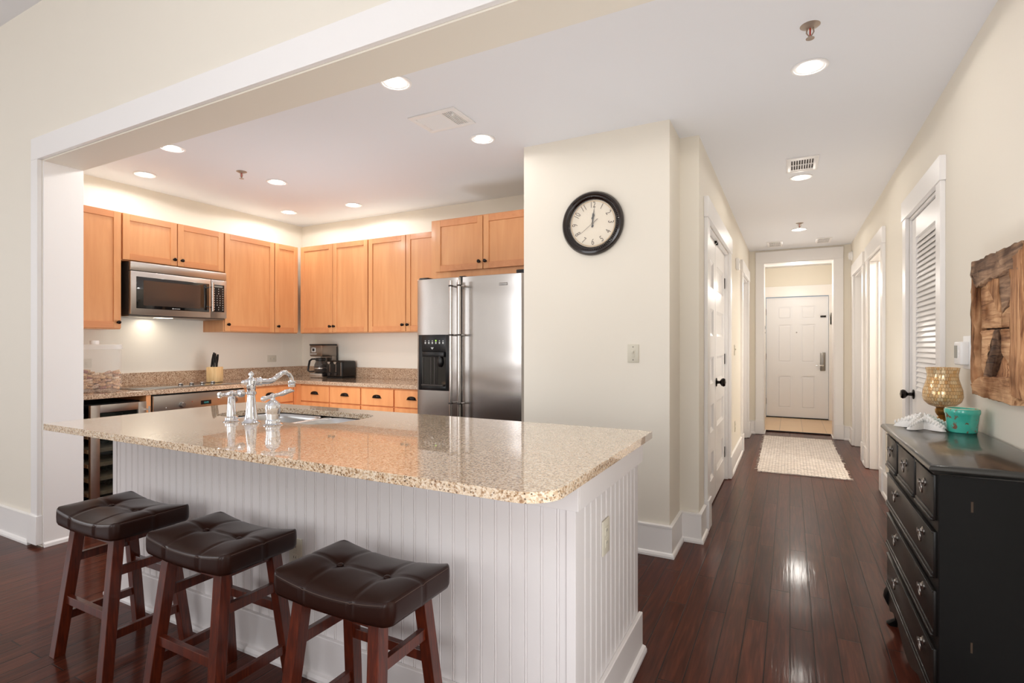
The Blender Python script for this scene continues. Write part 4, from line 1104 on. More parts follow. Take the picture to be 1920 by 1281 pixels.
for layer in range(7):
    z = 0.026 + layer * 0.0185
    nx = 8
    for i in range(nx):
        for j in range(3):
            if layer == 6 and (i + j) % 2: continue
            if layer == 5 and i in (1,) and j == 0: continue
            x = -hw + 0.034 + (2 * hw - 0.068) * i / (nx - 1) + rnd.uniform(-.008, .008)
            y = (-hd + 0.030) + (2 * hd - 0.060) * j / 2 + rnd.uniform(-.006, .006)
            zz = z + rnd.uniform(-.006, .006) + (0.014 * math.sin(i * 1.1) if layer > 4 else 0)
            p = Rj @ Vector((x, y, zz)) + Vector((-4.785, 2.150, CT))
            o = ck0 if first else ck0.copy()
            if not first: COL.objects.link(o)
            first = False
            o.location = p
            # lie mostly flat, turned around the vertical, with a little tilt; keep ends inside the walls
            th = rnd.uniform(-0.9, 0.9) if abs(x) < hw - 0.045 and j == 1 else rnd.uniform(-0.35, 0.35)
            o.rotation_euler = (Rj @ Matrix.Rotation(th, 4, 'Z') @ Matrix.Rotation(PI / 2 + rnd.uniform(-.45, .45), 4, 'Y')).to_euler()
            tag(o, 'wine cork lying in the pile inside the clear jar', 'cork', 'corks in the clear jar'); cnt += 1

# knife block
kb = thing('knife_block', 'pale wooden block with black-handled knives on the right rear of the cooktop', 'knife block', (-4.80, 3.135, CT + 0.0085), 0.45)
m = MB(); m.box(-0.048, -0.058, 0.0, 0.048, 0.058, 0.142, 0.004); m.build('block', 'butcher', kb, bevel=0)
KN = [(-0.02, -0.02, 0.265, 0.03), (0.004, -0.012, 0.280, 0.0), (0.018, 0.004, 0.272, -0.02), (-0.004, 0.020, 0.262, 0.02)]
for i, (x, y, t, tl) in enumerate(KN):
    k = thing('kitchen_knife', ['leftmost black knife handle in the wooden block', 'tallest black knife handle in the wooden block', 'right black knife handle in the wooden block', 'rear black knife handle in the wooden block'][i], 'knife', bot_origin(kb) + Vector((x, y, 0.143)), group='knives in the block')
    h = t - 0.145
    m = MB(); m.tube([(0, 0, -0.002), (tl * 0.2, 0, h * 0.25), (tl * 0.6, 0, h * 0.6), (tl, 0, h)], [0.009, 0.0085, 0.010, 0.008], 10); m.build('handle', 'black', k)
    MB().box(-0.007, -0.001, -0.010, 0.007, 0.001, -0.001).build('blade', 'satin', k)

# coffee maker, turned toward the camera
cm = thing('coffee_maker', 'steel and black drip coffee maker with glass carafe in the corner', 'coffee maker', (-4.555, 4.228, CT), 0.0)
# local frame: width along x, front towards -y
cm.rotation_euler = (0, 0, 0.02)
m = MB(); m.box(-0.095, -0.12, 0.0, 0.095, 0.10, 0.052, 0.012); m.build('base', 'steel_v', cm)
MB().cyl((0, -0.045, 0.054), 0.068, 0.005, seg=32).build('hot_plate', 'black', cm)
m = MB(); m.box(-0.090, 0.035, 0.05, 0.090, 0.100, 0.36, 0.010); m.build('tower', 'steel_w', cm)
m = MB(); m.box(-0.095, -0.115, 0.232, 0.095, 0.10, 0.358, 0.014); hd_ = m.build('brew_head', 'steel_w', cm)
m = MB(); m.box(-0.097, -0.117, 0.352, 0.097, 0.102, 0.368, 0.006); m.build('lid', 'black', cm)
m = MB(); m.box(-0.085, 0.098, 0.02, 0.085, 0.122, 0.340, 0.004); m.build('water_tank', 'black', cm)
m = MB(); m.box(-0.062, -0.1165, 0.280, -0.002, -0.115, 0.328, 0.002); lg = m.build('emblem_frame', 'marks', hd_)
MB().box(-0.050, -0.1172, 0.290, -0.016, -0.1164, 0.320).build('display', 'black', hd_)
m = MB()
for k in range(6): m.box(-0.078 + k * 0.016, -0.1165, 0.256, -0.067 + k * 0.016, -0.1148, 0.264)
m.build('button_row', 'marks', hd_, smooth=0)
ca = thing('coffee_carafe', 'glass carafe with black handle standing in the coffee maker', 'carafe', (0, 0, 0))
cy_ = -0.045
off = Matrix.Rotation(0.02, 4, 'Z') @ Vector((0, cy_, 0.057))
ca.location = Vector(cm.location) + off; ca.rotation_euler = (0, 0, 0.02)
m = MB(); m.lathe([(0, 0), (0.052, 0.0), (0.062, 0.010), (0.068, 0.045), (0.066, 0.085), (0.052, 0.118), (0.048, 0.130)], seg=36); m.build('glass', 'coffeeglass', ca)
m = MB(); m.lathe([(0.049, 0.126), (0.055, 0.130), (0.055, 0.150), (0.050, 0.160), (0, 0.163)], seg=36); m.build('lid', 'black', ca)
m = MB(); m.lathe([(0.0685, 0.040), (0.070, 0.042), (0.070, 0.052), (0.0685, 0.054)], seg=36); m.build('band', 'steel_v', ca)
m = MB(); m.tube([(-0.045, -0.012, 0.148), (-0.095, -0.035, 0.146), (-0.118, -0.045, 0.125), (-0.128, -0.05, 0.07), (-0.135, -0.052, 0.020), (-0.115, -0.045, 0.008), (-0.068, -0.025, 0.012)], [0.008, 0.010, 0.011, 0.011, 0.010, 0.009, 0.007], 10); m.build('handle', 'black', ca)

# toaster
to = thing('toaster', 'black two-slot toaster with chrome levers right of the coffee maker', 'toaster', (-4.24, 4.245, CT), math.radians(30))
to.location = (-4.305, 4.240, CT); to.rotation_euler = (0, 0, 0.0)
m = MB(); m.box(-0.118, -0.105, 0.012, 0.118, 0.105, 0.188, 0.022, 3); m.build('body', 'black', to)
MB().box(-0.112, -0.100, 0.0, 0.112, 0.100, 0.014, 0.003).build('foot_rim', 'blackmat', to)
m = MB()
for q in (-0.045, 0.045):
    m.box(q - 0.014, -0.075, 0.1875, q + 0.014, 0.080, 0.1892)
m.build('slot', 'darkgrey', to)
for q in (-0.060, 0.030):
    m = MB(); m.box(q - 0.0025, -0.1070, 0.07, q + 0.0025, -0.1045, 0.160); m.prism([(q - 0.020, 0.178), (q + 0.020, 0.178), (q + 0.018, 0.165), (q + 0.009, 0.155), (q - 0.009, 0.155), (q - 0.018, 0.165)], -0.122, -0.104, 'y'); m.build('lever', 'steel_v', to)
    m = MB(); m.cyl((q, -0.110, 0.045), 0.014, 0.014, 'y', 20); m.build('dial_knob', 'darkgrey', to)
m = MB(); m.box(0.098, -0.1068, 0.03, 0.103, -0.104, 0.170); m.build('trim_strip', 'steel_v', to)

# ================================================================ ISLAND
IX0, IX1, IY0, IY1 = -3.14, -0.572, 1.500, 2.245
IT = 0.925; IB = 0.895
isl = thing('kitchen_island', 'white beadboard kitchen island with deep base trim carrying the stone top', 'kitchen island', ((IX0 + IX1) / 2, (IY0 + IY1) / 2, 0))
def bead_poly(a0, a1, f, back, s, sp=0.0545):
    """beaded profile along one axis; f front coordinate, s outward sign; returns 2D (along, across)"""
    pts = [(a0, f)]; a = a1 - 0.056
    xs = []
    while a > a0 + 0.02: xs.append(a); a -= sp
    for x in reversed(xs):
        pts += [(x - 0.0062, f), (x - 0.0052, f - s * 0.0022), (x - 0.0040, f - s * 0.0022), (x - 0.0028, f), (x, f + s * 0.0008), (x + 0.0028, f), (x + 0.0040, f - s * 0.0022), (x + 0.0052, f - s * 0.0022), (x + 0.0062, f)]
    pts += [(a1, f), (a1, back), (a0, back)]
    return pts
m = MB(); m.prism(bead_poly(IX0, IX1, IY0, IY0 + 0.018, -1), 0.0, IB, 'z'); m.build('beadboard_panel', 'island', isl, True, smooth=25)
m = MB(); m.prism([(c, a) for a, c in bead_poly(IY0 + 0.018, IY1, IX1, IX1 - 0.018, 1)], 0.0, IB, 'z'); m.build('beadboard_panel', 'island', isl, True, smooth=25)
m = MB(); m.box(IX0, IY0 + 0.018, 0.0, IX0 + 0.018, IY1, IB); m.build('end_panel', 'island', isl, True, smooth=0)
m = MB(); m.box(IX0 + 0.018, IY1 - 0.018, 0.10, IX1 - 0.018, IY1, IB); m.box(IX0 + 0.018, IY1 - 0.08, 0.0, IX1 - 0.018, IY1 - 0.06, 0.10); m.build('back_panel', 'reflection_brown', isl, True, smooth=0)
t = 0.017
m = MB(); m.box(IX0 - t, IY0 - t, 0.806, IX1 + t, IY0, IB - 0.0005); m.box(IX1, IY0, 0.806, IX1 + t, IY1 + t, IB - 0.0005); m.box(IX0 - t, IY0, 0.806, IX0, IY1, IB - 0.0005); m.build('apron', 'island', isl, True, smooth=0, bevel=0.0015)
m = MB(); m.prism([(IX1 - 0.026, IY0), (IX1 - 0.026, IY0 - 0.004), (IX1 + 0.004, IY0 - 0.004), (IX1 + 0.004, IY0 + 0.022), (IX1, IY0 + 0.022), (IX1, IY0)], 0.166, 0.806, 'z'); m.build('corner_bead', 'island', isl, True, smooth=0, bevel=0.001)
m = MB(); m.box(IX0 - 0.004, IY0 - 0.004, 0.166, IX0 + 0.03, IY0, 0.806); m.build('corner_bead', 'island', isl, True, smooth=0, bevel=0.001)
m = MB(); m.box(IX0 - t, IY0 - t, 0.0, IX1 + t, IY0, 0.166); m.box(IX1, IY0, 0.0, IX1 + t, IY1 + t, 0.166); m.box(IX0 - t, IY0, 0.0, IX0, IY1, 0.166); m.build('plinth', 'island', isl, True, smooth=0, bevel=0.003)
m = MB()
prof = [(0, 0), (0.018, 0), (0.018, 0.012), (0.012, 0.024), (0.0, 0.028)]
X0_, X1_, Y0_, Y1_ = IX0 - t, IX1 + t, IY0 - t, IY1 + t
rings = []
for d_, z in prof: rings.append([m.bm.verts.new(p) for p in ((X0_ - d_, Y1_, z), (X0_ - d_, Y0_ - d_, z), (X1_ + d_, Y0_ - d_, z), (X1_ + d_, Y1_ + d_ * 0, z))])
for a, b in zip(rings[:-1], rings[1:]):
    for k in range(3): m.bm.faces.new([a[k], a[k + 1], b[k + 1], b[k]])
m.bm.faces.new([r[0] for r in rings]); m.bm.faces.new([r[3] for r in rings])
m.build('shoe_moulding', 'island', isl, True, smooth=20)

def outlet(parent_or_none, label, ctr, normal, horiz=False, kind='outlet', mat='ivory', scale=1.0):
    """duplex outlet or switch plate; normal in {'+x','-x','-y'}"""
    w_, h_ = (0.072, 0.115) if not horiz else (0.115, 0.072)
    w_ *= scale; h_ *= scale
    def bx(m, u0, z0_, u1, z1_, d0, d1, bev=0):
        cx, cy, cz = ctr
        if normal == '-y': m.box(cx + u0, cy - d1, cz + z0_, cx + u1, cy - d0, cz + z1_, bev)
        elif normal == '+x': m.box(cx + d0, cy + u0, cz + z0_, cx + d1, cy + u1, cz + z1_, bev)
        else: m.box(cx - d1, cy + u0, cz + z0_, cx - d0, cy + u1, cz + z1_, bev)
    if parent_or_none is None: o = thing('wall_outlet' if kind == 'outlet' else 'light_switch', label, 'outlet' if kind == 'outlet' else 'light switch', ctr); par = o
    else: o = None; par = parent_or_none
    m = MB(); bx(m, -w_ / 2, -h_ / 2, w_ / 2, h_ / 2, 0.0, 0.006, 0.003)
    pl = m.build('outlet_plate' if kind == 'outlet' else 'switch_plate', mat, par, True)
    if kind == 'outlet':
        for q in (-1, 1):
            m = MB()
            if horiz: bx(m, q * 0.022 - 0.013, -0.015, q * 0.022 + 0.013, 0.015, 0.005, 0.008, 0.003)
            else: bx(m, -0.016, q * 0.021 - 0.014, 0.016, q * 0.021 + 0.014, 0.005, 0.008, 0.003)
            rc = m.build('receptacle', mat, pl, True)
            m = MB()
            for e in (-1, 1):
                if horiz: bx(m, q * 0.022 - 0.004, e * 0.006 - 0.001, q * 0.022 + 0.003, e * 0.006 + 0.001, 0.0075, 0.0084)
                else: bx(m, e * 0.006 - 0.001, q * 0.021 - 0.002, e * 0.006 + 0.001, q * 0.021 + 0.006, 0.0075, 0.0084)
            m.build('slot', 'slot', pl, True, smooth=0)
    else:
        m = MB(); bx(m, -0.012, -0.024, 0.012, 0.024, 0.005, 0.008, 0.001); bx(m, -0.006, 0.0, 0.006, 0.016, 0.007, 0.018, 0.002); m.build('toggle', mat, pl, True)
        m = MB(); bx(m, -0.003, 0.038, 0.003, 0.044, 0.005, 0.007, 0.001); bx(m, -0.003, -0.044, 0.003, -0.038, 0.005, 0.007, 0.001); m.build('screw', 'slot', pl, True)
    return o or pl
op = outlet(isl, '', (-1.77, IY0 - 0.0005, 0.465), '-y'); op['label'] = 'ivory outlet on the stool side'
op = outlet(isl, '', (IX1 + 0.0008, 1.79, 0.635), '+x', scale=1.05); op['label'] = 'ivory outlet on the hall side'
outlet(None, 'ivory light switch on the wall below the clock', (-0.880, CWY, 1.25), '-y', kind='switch')
outlet(None, 'ivory double outlet above the backsplash right of the knife block', (KX, 3.965, 1.155), '+x', horiz=True)
outlet(None, 'ivory outlet behind the jar of corks', (KX, 2.20, 1.155), '+x', horiz=True)
outlet(None, 'upper cream switch plate on the hall wall beyond the double doors', (LW, 6.20, 1.25), '+x', kind='switch', mat='ivory')
outlet(None, 'lower cream outlet on the hall wall beyond the double doors', (LW, 6.25, 0.42), '+x')

# island top with the sink cut out
SX0, SX1, SY0, SY1 = -2.80, -1.935, 1.785, 2.205
def slab(outer, inner, z0_, z1_):
    m = MB(); bm = m.bm
    def loop(pts, z): return [bm.verts.new((x, y, z)) for x, y in pts]
    for z, flip in ((z1_, False),):
        A = loop(outer, z); B = loop(inner, z)
        es = []
        for L in (A, B):
            for k in range(len(L)): es.append(bm.edges.new((L[k], L[(k + 1) % len(L)])))
        r = bmesh.ops.triangle_fill(bm, use_beauty=True, use_dissolve=False, edges=es)
    faces = [f for f in bm.faces]
    ex = bmesh.ops.extrude_face_region(bm, geom=faces)
    vs = [g for g in ex['geom'] if isinstance(g, bmesh.types.BMVert)]
    bmesh.ops.translate(bm, vec=(0, 0, z0_ - z1_), verts=vs)
    return m
outer = []
TX0, TX1, TY0, TY1 = -3.185, -0.532, 1.213, 2.345
def corner(cx, cy, r, a0, n=10): return [(cx + r * math.cos(a0 + PI / 2 * k / n), cy + r * math.sin(a0 + PI / 2 * k / n)) for k in range(n + 1)]
outer += corner(TX0 + 0.02, TY0 + 0.02, 0.02, PI, 4); outer += corner(TX1 - 0.105, TY0 + 0.105, 0.105, -PI / 2, 14); outer += corner(TX1 - 0.01, TY1 - 0.01, 0.01, 0, 3); outer += corner(TX0 + 0.02, TY1 - 0.02, 0.02, PI / 2, 4)
inner = rrect(SX0, SX1, SY0, SY1, 0.125, 10)
it = thing('island_countertop', 'large beige speckled granite top of the island with rounded front corner', 'countertop', ((TX0 + TX1) / 2, (TY0 + TY1) / 2, IB))
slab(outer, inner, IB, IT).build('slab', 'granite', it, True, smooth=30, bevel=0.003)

# double bowl sink
sk = thing('sink', 'undermounted stainless double-bowl sink set into the island top', 'sink', ((SX0 + SX1) / 2, (SY0 + SY1) / 2, IB - 0.2))
def bowl(x0, x1, y0, y1, r, ztop, dep):
    m = MB(); L = lambda e, z, rr=r: [(x, y, z) for x, y in rrect(x0 + e, x1 - e, y0 + e, y1 - e, max(rr - e, 0.02), 10)]
    loft(m, [L(-0.006, ztop - 0.002), L(0.0, ztop), L(0.006, ztop - 0.004), L(0.012, ztop - 0.03), L(0.018, ztop - dep + 0.03), L(0.035, ztop - dep + 0.006), L(0.055, ztop - dep)], False, True)
    return m
dvx = -2.325
b1 = bowl(SX0 - 0.004, dvx - 0.012, SY0 - 0.004, SY1 + 0.004, 0.12, IB - 0.003, 0.19).build('left_bowl', 'sinksteel', sk, True, smooth=60)
b2 = bowl(dvx + 0.012, SX1 + 0.004, SY0 - 0.004, SY1 + 0.004, 0.12, IB - 0.003, 0.19).build('right_bowl', 'sinksteel', sk, True, smooth=60)
m = MB(); zr = IB - 0.0040
loft(m, [[(x, y, zr) for x, y in rrect(SX0 - 0.02, SX1 + 0.02, SY0 - 0.02, SY1 + 0.02, 0.14, 10)], [(x, y, zr) for x, y in rrect(SX0 - 0.003, SX1 + 0.003, SY0 - 0.003, SY1 + 0.003, 0.125, 10)]])
m.build('rim', 'sinksteel', sk, True, smooth=0)
MB().box(dvx - 0.014, SY0 + 0.0, IB - 0.020, dvx + 0.014, SY1 - 0.0, IB - 0.0045, 0.004, 2).build('divider', 'sinksteel', sk, True)
for par, cx in ((b1, (SX0 + dvx) / 2), (b2, (SX1 + dvx) / 2)):
    MB().lathe([(0.045, 0.0), (0.043, 0.003), (0.034, 0.001), (0.03, -0.004), (0, -0.004)], (cx, 2.0, IB - 0.192), 'z', 32).build('drain', 'chrome', par, True)

# faucet set (chrome)
FY0 = 1.696
fa = thing('faucet', 'chrome swan-neck faucet with separate bell-shaped lever handle on the island sink', 'faucet', (-2.315, FY0, IT))
h = 0.0
col = [(0, 0), (0.042, 0), (0.043, 0.004), (0.034, 0.012), (0.030, 0.022), (0.027, 0.034), (0.022, 0.09), (0.0185, 0.130), (0.0185, 0.136), (0.024, 0.140), (0.024, 0.150), (0.019, 0.154), (0.0205, 0.165), (0.0205, 0.185), (0.026, 0.190), (0.026, 0.206), (0.020, 0.214), (0.009, 0.220), (0.0075, 0.226), (0.013, 0.232), (0.013, 0.240), (0.006, 0.248), (0, 0.251)]
m = MB(); m.lathe(col, seg=36); m.build('column', 'chrome', fa)
m = MB()
m.lathe([(0, -0.052), (0.007, -0.050), (0.012, -0.044), (0.008, -0.036), (0.014, -0.030), (0.014, -0.022), (0.010, -0.018)], (0, 0, 0.198), 'y', 20)
m.lathe([(0.010, 0.02), (0.019, 0.026), (0.019, 0.034), (0.014, 0.038), (0.020, 0.044), (0.020, 0.052), (0.013, 0.058)], (0, 0, 0.198), 'y', 24)
m.build('side_caps', 'chrome', fa)
m = MB(); P = [(0, 0.045, 0.197), (0, 0.075, 0.195), (0, 0.105, 0.196), (0, 0.130, 0.204), (0, 0.152, 0.219), (0, 0.175, 0.233), (0, 0.198, 0.236), (0, 0.220, 0.226), (0, 0.233, 0.205), (0, 0.237, 0.188)]
m.tube(P, [0.012, 0.0135, 0.014, 0.0135, 0.013, 0.0125, 0.012, 0.0115, 0.011, 0.011], 18)
m.lathe([(0.011, 0.0), (0.018, -0.002), (0.020, -0.010), (0.017, -0.016), (0.020, -0.022), (0.018, -0.034), (0.0, -0.034)], (0, 0.237, 0.192), 'z', 24)
m.build('spout', 'chrome', fa)
sp = thing('side_sprayer', 'chrome tapered side sprayer left of the faucet', 'sprayer', (-2.450, FY0 - 0.01, IT))
m = MB(); m.lathe([(0, 0), (0.038, 0), (0.039, 0.004), (0.031, 0.010), (0.031, 0.020), (0.022, 0.026)], seg=32); m.build('flange', 'chrome', sp)
m = MB(); m.lathe([(0.022, 0.024), (0.0215, 0.04), (0.0165, 0.118), (0.012, 0.124), (0.015, 0.130), (0.015, 0.142), (0.009, 0.150), (0, 0.154)], seg=32); m.build('body', 'chrome', sp)
m = MB(); m.lathe([(0, -0.068), (0.013, -0.066), (0.016, -0.058), (0.009, -0.050), (0.008, -0.035), (0.013, -0.020), (0.014, 0.0), (0.013, 0.022), (0.009, 0.028), (0.019, 0.036), (0.020, 0.058), (0.015, 0.066), (0, 0.068)], (0, 0, 0.134), 'y', 24); m.build('spray_head', 'chrome', sp)
hn_off = Vector((-2.165 + 2.315, 0.004, 0.0))
m = MB(); m.lathe([(0, 0), (0.044, 0), (0.045, 0.004), (0.034, 0.010), (0.034, 0.022), (0.030, 0.028), (0.031, 0.050), (0.031, 0.058), (0.033, 0.062), (0.033, 0.070), (0.035, 0.078), (0.035, 0.090), (0.030, 0.104), (0.018, 0.114), (0.010, 0.120), (0.009, 0.126), (0.014, 0.132), (0.014, 0.142), (0.008, 0.148), (0, 0.150)], c=hn_off, seg=36); hn = m.build('faucet_handle', 'chrome', fa)
m = MB(); m.tube([(0, -0.048, 0.128), (0, -0.030, 0.131), (0, 0, 0.136), (0, 0.030, 0.141), (0, 0.050, 0.143), (0, 0.075, 0.150), (0, 0.100, 0.154), (0, 0.120, 0.152)], [0.012, 0.009, 0.010, 0.008, 0.012, 0.012, 0.010, 0.004], 14); m.sph((0, -0.050, 0.127), 0.013)
bmesh.ops.translate(m.bm, vec=hn_off, verts=m.bm.verts)
m.build('lever', 'chrome', hn)

# ================================================================ BAR STOOLS
def make_stool():
    o = thing('bar_stool', '', 'bar stool', (0, 0, 0))
    HX, HY, ZT, TH = 0.229, 0.148, 0.612, 0.072
    legs = {}
    for sx in (-1, 1):
        for sy in (-1, 1):
            a = (sx * 0.187, sy * 0.158, 0.0); b = (sx * 0.150, sy * 0.098, ZT - TH - 0.004)
            legs[(sx, sy)] = (Vector(a), Vector(b))
            m = MB(); m.prism([(-0.0205, -0.0205), (0.0205, -0.0205), (0.0205, 0.0205), (-0.0205, 0.0205)], 0, 1, 'z')
            for v in m.bm.verts:
                t = v.co.z; c = Vector(a).lerp(Vector(b), t); v.co = Vector((c.x + v.co.x, c.y + v.co.y, c.z))
            m.build('leg', 'stoolwood', o, smooth=0, bevel=0.002)
            MB().cyl((a[0], a[1], 0.001), 0.012, 0.004, seg=12).build('glide', 'darkgrey', o)
    def at(k, z):
        a, b = legs[k]; return a.lerp(b, z / b.z)
    def rail(k1, k2, z, name='stretcher', w=0.020, d=0.034):
        m = MB(); m.beam(at(k1, z), at(k2, z), w, d, 0.0015); m.build(name, 'stoolwood', o, smooth=0)
    rail((-1, -1), (1, -1), 0.235); rail((-1, 1), (1, 1), 0.235 + 0.08)
    for sx in (-1, 1):
        rail((sx, -1), (sx, 1), 0.400); rail((sx, -1), (sx, 1), 0.160)
    for k1, k2 in (((-1, -1), (1, -1)), ((-1, 1), (1, 1)), ((-1, -1), (-1, 1)), ((1, -1), (1, 1))): rail(k1, k2, ZT - TH - 0.022, 'seat_rail', 0.018, 0.028)
    # saddle cushion
    nx, ny = 64, 40
    su = [-0.42, 0.42]
    def top(u, v):
        s = 0.026 * (abs(u) ** 2.0) - 0.014          # saddle: ends high
        e = 0.014 * (1 - max(abs(u), 0) ** 8) * (1 - abs(v) ** 6) - 0.002
        puff = 0.020 * (1 - v * v) * (1 - u ** 6)
        z = ZT - 0.010 + s + e * 0.5 + puff * 0.6
        cre = 0.0
        for q in su:
            w_ = 0.026; dd = (u - q) / w_
            cre += 0.0032 * math.exp(-dd * dd)
        dv = v / 0.040
        cre = max(cre, 0.0032 * math.exp(-dv * dv))
        for q in su:
            r2 = ((u - q) * HX / 0.034) ** 2 + (v * HY / 0.034) ** 2
            cre += 0.011 * math.exp(-r2)
        return z - cre
    m = MB(); bm = m.bm
    def shape(u, v):
        # round the plan corners a little
        x = u * HX; y = v * HY; r = 0.026
        ax_, ay_ = abs(x), abs(y)
        if ax_ > HX - r and ay_ > HY - r:
            # slide the corner square onto a quarter circle
            px_, py_ = (ax_ - (HX - r)) / r, (ay_ - (HY - r)) / r
            qx, qy = px_ * math.sqrt(max(0, 1 - py_ * py_ / 2)), py_ * math.sqrt(max(0, 1 - px_ * px_ / 2))
            ax_, ay_ = HX - r + qx * r, HY - r + qy * r
        return math.copysign(ax_, x), math.copysign(ay_, y)
    G = []
    for i in range(nx + 1):
        row = []
        for j in range(ny + 1):
            u = -1 + 2 * i / nx; v = -1 + 2 * j / ny
            # ease spacing to edges
            u2 = math.sin(u * PI / 2) * 0.35 + u * 0.65; v2 = math.sin(v * PI / 2) * 0.35 + v * 0.65
            x, y = shape(u2, v2); row.append(bm.verts.new((x, y, top(u2, v2))))
        G.append(row)
    for i in range(nx):
        for j in range(ny): bm.faces.new([G[i][j], G[i + 1][j], G[i + 1][j + 1], G[i][j + 1]])
    ring = [G[i][0] for i in range(nx + 1)] + [G[nx][j] for j in range(1, ny + 1)] + [G[i][ny] for i in range(nx - 1, -1, -1)] + [G[0][j] for j in range(ny - 1, 0, -1)]
    prev = ring; n = len(ring)
    for (ex, dz) in ((0.0035, -0.005), (0.0050, -0.014), (0.0055, -0.035), (0.0045, -0.055), (0.0, -0.066), (-0.012, -0.068)):
        new = []
        for v0 in ring:
            x, y, z = v0.co
            dx_, dy_ = max(abs(x) - (HX - 0.026), 0), max(abs(y) - (HY - 0.026), 0); L_ = math.hypot(dx_, dy_) or 1
            sx_ = math.copysign(dx_ / L_, x); sy_ = math.copysign(dy_ / L_, y)
            zz = z + dz if dz > -0.04 else (z + dz) * 0.45 + (ZT + dz - 0.004) * 0.55
            seam = 1.0
            for q in su:
                if abs(x / HX - q) < 0.02 and abs(sy_) > .9: seam = 0.2
            if abs(y / HY) < 0.03 and abs(sx_) > .9: seam = 0.2
            new.append(bm.verts.new((x + sx_ * ex * seam, y + sy_ * ex * seam, zz)))
        for k in range(n): bm.faces.new([prev[k], prev[(k + 1) % n], new[(k + 1) % n], new[k]])
        prev = new
    bm.faces.new(prev)
    seat = m.build('seat', 'leather', o, smooth=60)
    for q in su:
        MB().sph((q * HX, 0, top(q, 0) + 0.004), 0.0105, (1, 1, 0.5), 16, 10).build('button', 'leather', seat)
    m = MB()
    e = 0.0042
    def seamline(pts): m.tube(pts, 0.0011, 6, False)
    per = []
    for k in range(n + 1):
        x, y, z = ring[k % n].co if False else (0, 0, 0)
    seamline([((-1 + 2 * i / 40) * (HX - 0.022), -HY - 0.0030, top((-1 + 2 * i / 40) * 0.91, -1) - 0.006) for i in range(41)])
    seamline([((-1 + 2 * i / 40) * (HX - 0.022), HY + 0.0030, top((-1 + 2 * i / 40) * 0.91, 1) - 0.006) for i in range(41)])
    for sx in (-1, 1): seamline([(sx * (HX + 0.0030), (-1 + 2 * i / 30) * (HY - 0.022), top(sx, (-1 + 2 * i / 30) * 0.85) - 0.006) for i in range(31)])
    m.build('edge_seam', 'stitch', seat)
    return o
st = make_stool()
SL = [(-2.535, 1.247, 'leftmost of the three brown leather bar stools, nearest the white door jamb'), (-1.865, 1.247, 'middle of the three brown leather bar stools at the island'), (-1.175, 1.247, 'rightmost and nearest brown leather bar stool at the island')]
for i, (x, y, lab) in enumerate(SL):
    o = st if i == 0 else copy_tree(st)
    o.location = (x, y, 0); o['label'] = lab; o['group'] = 'bar stools in front of the island'

# ================================================================ CLOCK
ck = thing('wall_clock', 'round dark bronze wall clock with cream face hanging on the cream wall', 'clock', (-1.146, CWY, 2.10))
R = 0.210
m = MB(); m.lathe([(R - 0.003, -0.001), (R, -0.010), (R - 0.002, -0.024), (R - 0.012, -0.036), (R - 0.024, -0.038), (R - 0.030, -0.033), (R - 0.034, -0.031), (R - 0.042, -0.032), (R - 0.050, -0.026), (R - 0.054, -0.020), (R - 0.056, -0.010), (R - 0.056, -0.004)], (0, 0, 0), 'y', 96); m.build('frame', 'clockframe', ck)
m = MB()
for k in range(90):
    a = 2 * PI * k / 90; m.sph(((R - 0.039) * math.cos(a), -0.0325, (R - 0.039) * math.sin(a)), 0.0042, (1, 1, 1), 8, 6)
m.build('bead_ring', 'clockframe', ck)
m = MB(); m.cyl((0, -0.005, 0), R - 0.050, 0.004, 'y', 96); m.build('dial', 'dial', ck)
m = MB(); m.lathe([(R - 0.0585, -0.0074), (R - 0.062, -0.0078), (R - 0.0655, -0.0074)], (0, 0, 0), 'y', 96); m.build('dial_ring', plain('dial_tan', (214, 186, 146), 0.5), ck)
m0 = None
for k in range(1, 13):
    a = k * PI / 6; rr = 0.122
    rot = -a if True else 0
    flip = 0
    mt = Matrix.Translation(Vector((rr * math.sin(a), -0.0082, rr * math.cos(a)))) @ Matrix.Rotation(a * (1 if k not in (4, 5, 6, 7, 8) else 1) if False else {1: .5, 2: 1.05, 3: PI / 2, 4: -1.05, 5: -0.55, 6: 0, 7: 0.55, 8: 1.05 - 0.0, 9: -PI / 2, 10: -1.05, 11: -.5, 12: 0}[k], 4, 'Y') @ Matrix.Rotation(PI / 2, 4, 'X') @ Matrix.Diagonal((0.72, 1, 1, 1))
    text_mesh('numeral', str(k), 0.056, 'dialink', ck, mt)
m = MB()
def hand(m, ang, L, back, w, y):
    d = Vector((math.sin(ang), 0, math.cos(ang))); p = Vector((math.cos(ang), 0, -math.sin(ang)))
    pts = [(-back, w * .9), (-back * 0.6, w * 1.6), (-back * .3, w * .6), (0, w), (L * 0.35, w * .7), (L * .5, w * 2.0), (L * 0.62, w * .7), (L, w * 0.15)]
    poly = [(d * a + p * b) for a, b in pts] + [(d * a - p * b) for a, b in reversed(pts)]
    A = [m.bm.verts.new((q.x, y, q.z)) for q in poly]; B = [m.bm.verts.new((q.x, y - 0.001, q.z)) for q in poly]
    m.bm.faces.new(A); m.bm.faces.new(list(reversed(B)))
    for k in range(len(A)): m.bm.faces.new([A[k], A[(k + 1) % len(A)], B[(k + 1) % len(A)], B[k]])
hand(m, 0.0, 0.070, 0.022, 0.0045, -0.0105); m.build('hour_hand', 'blackmat', ck)
m = MB(); hand(m, 0.12, 0.105, 0.026, 0.004, -0.0125); m.build('minute_hand', 'blackmat', ck)
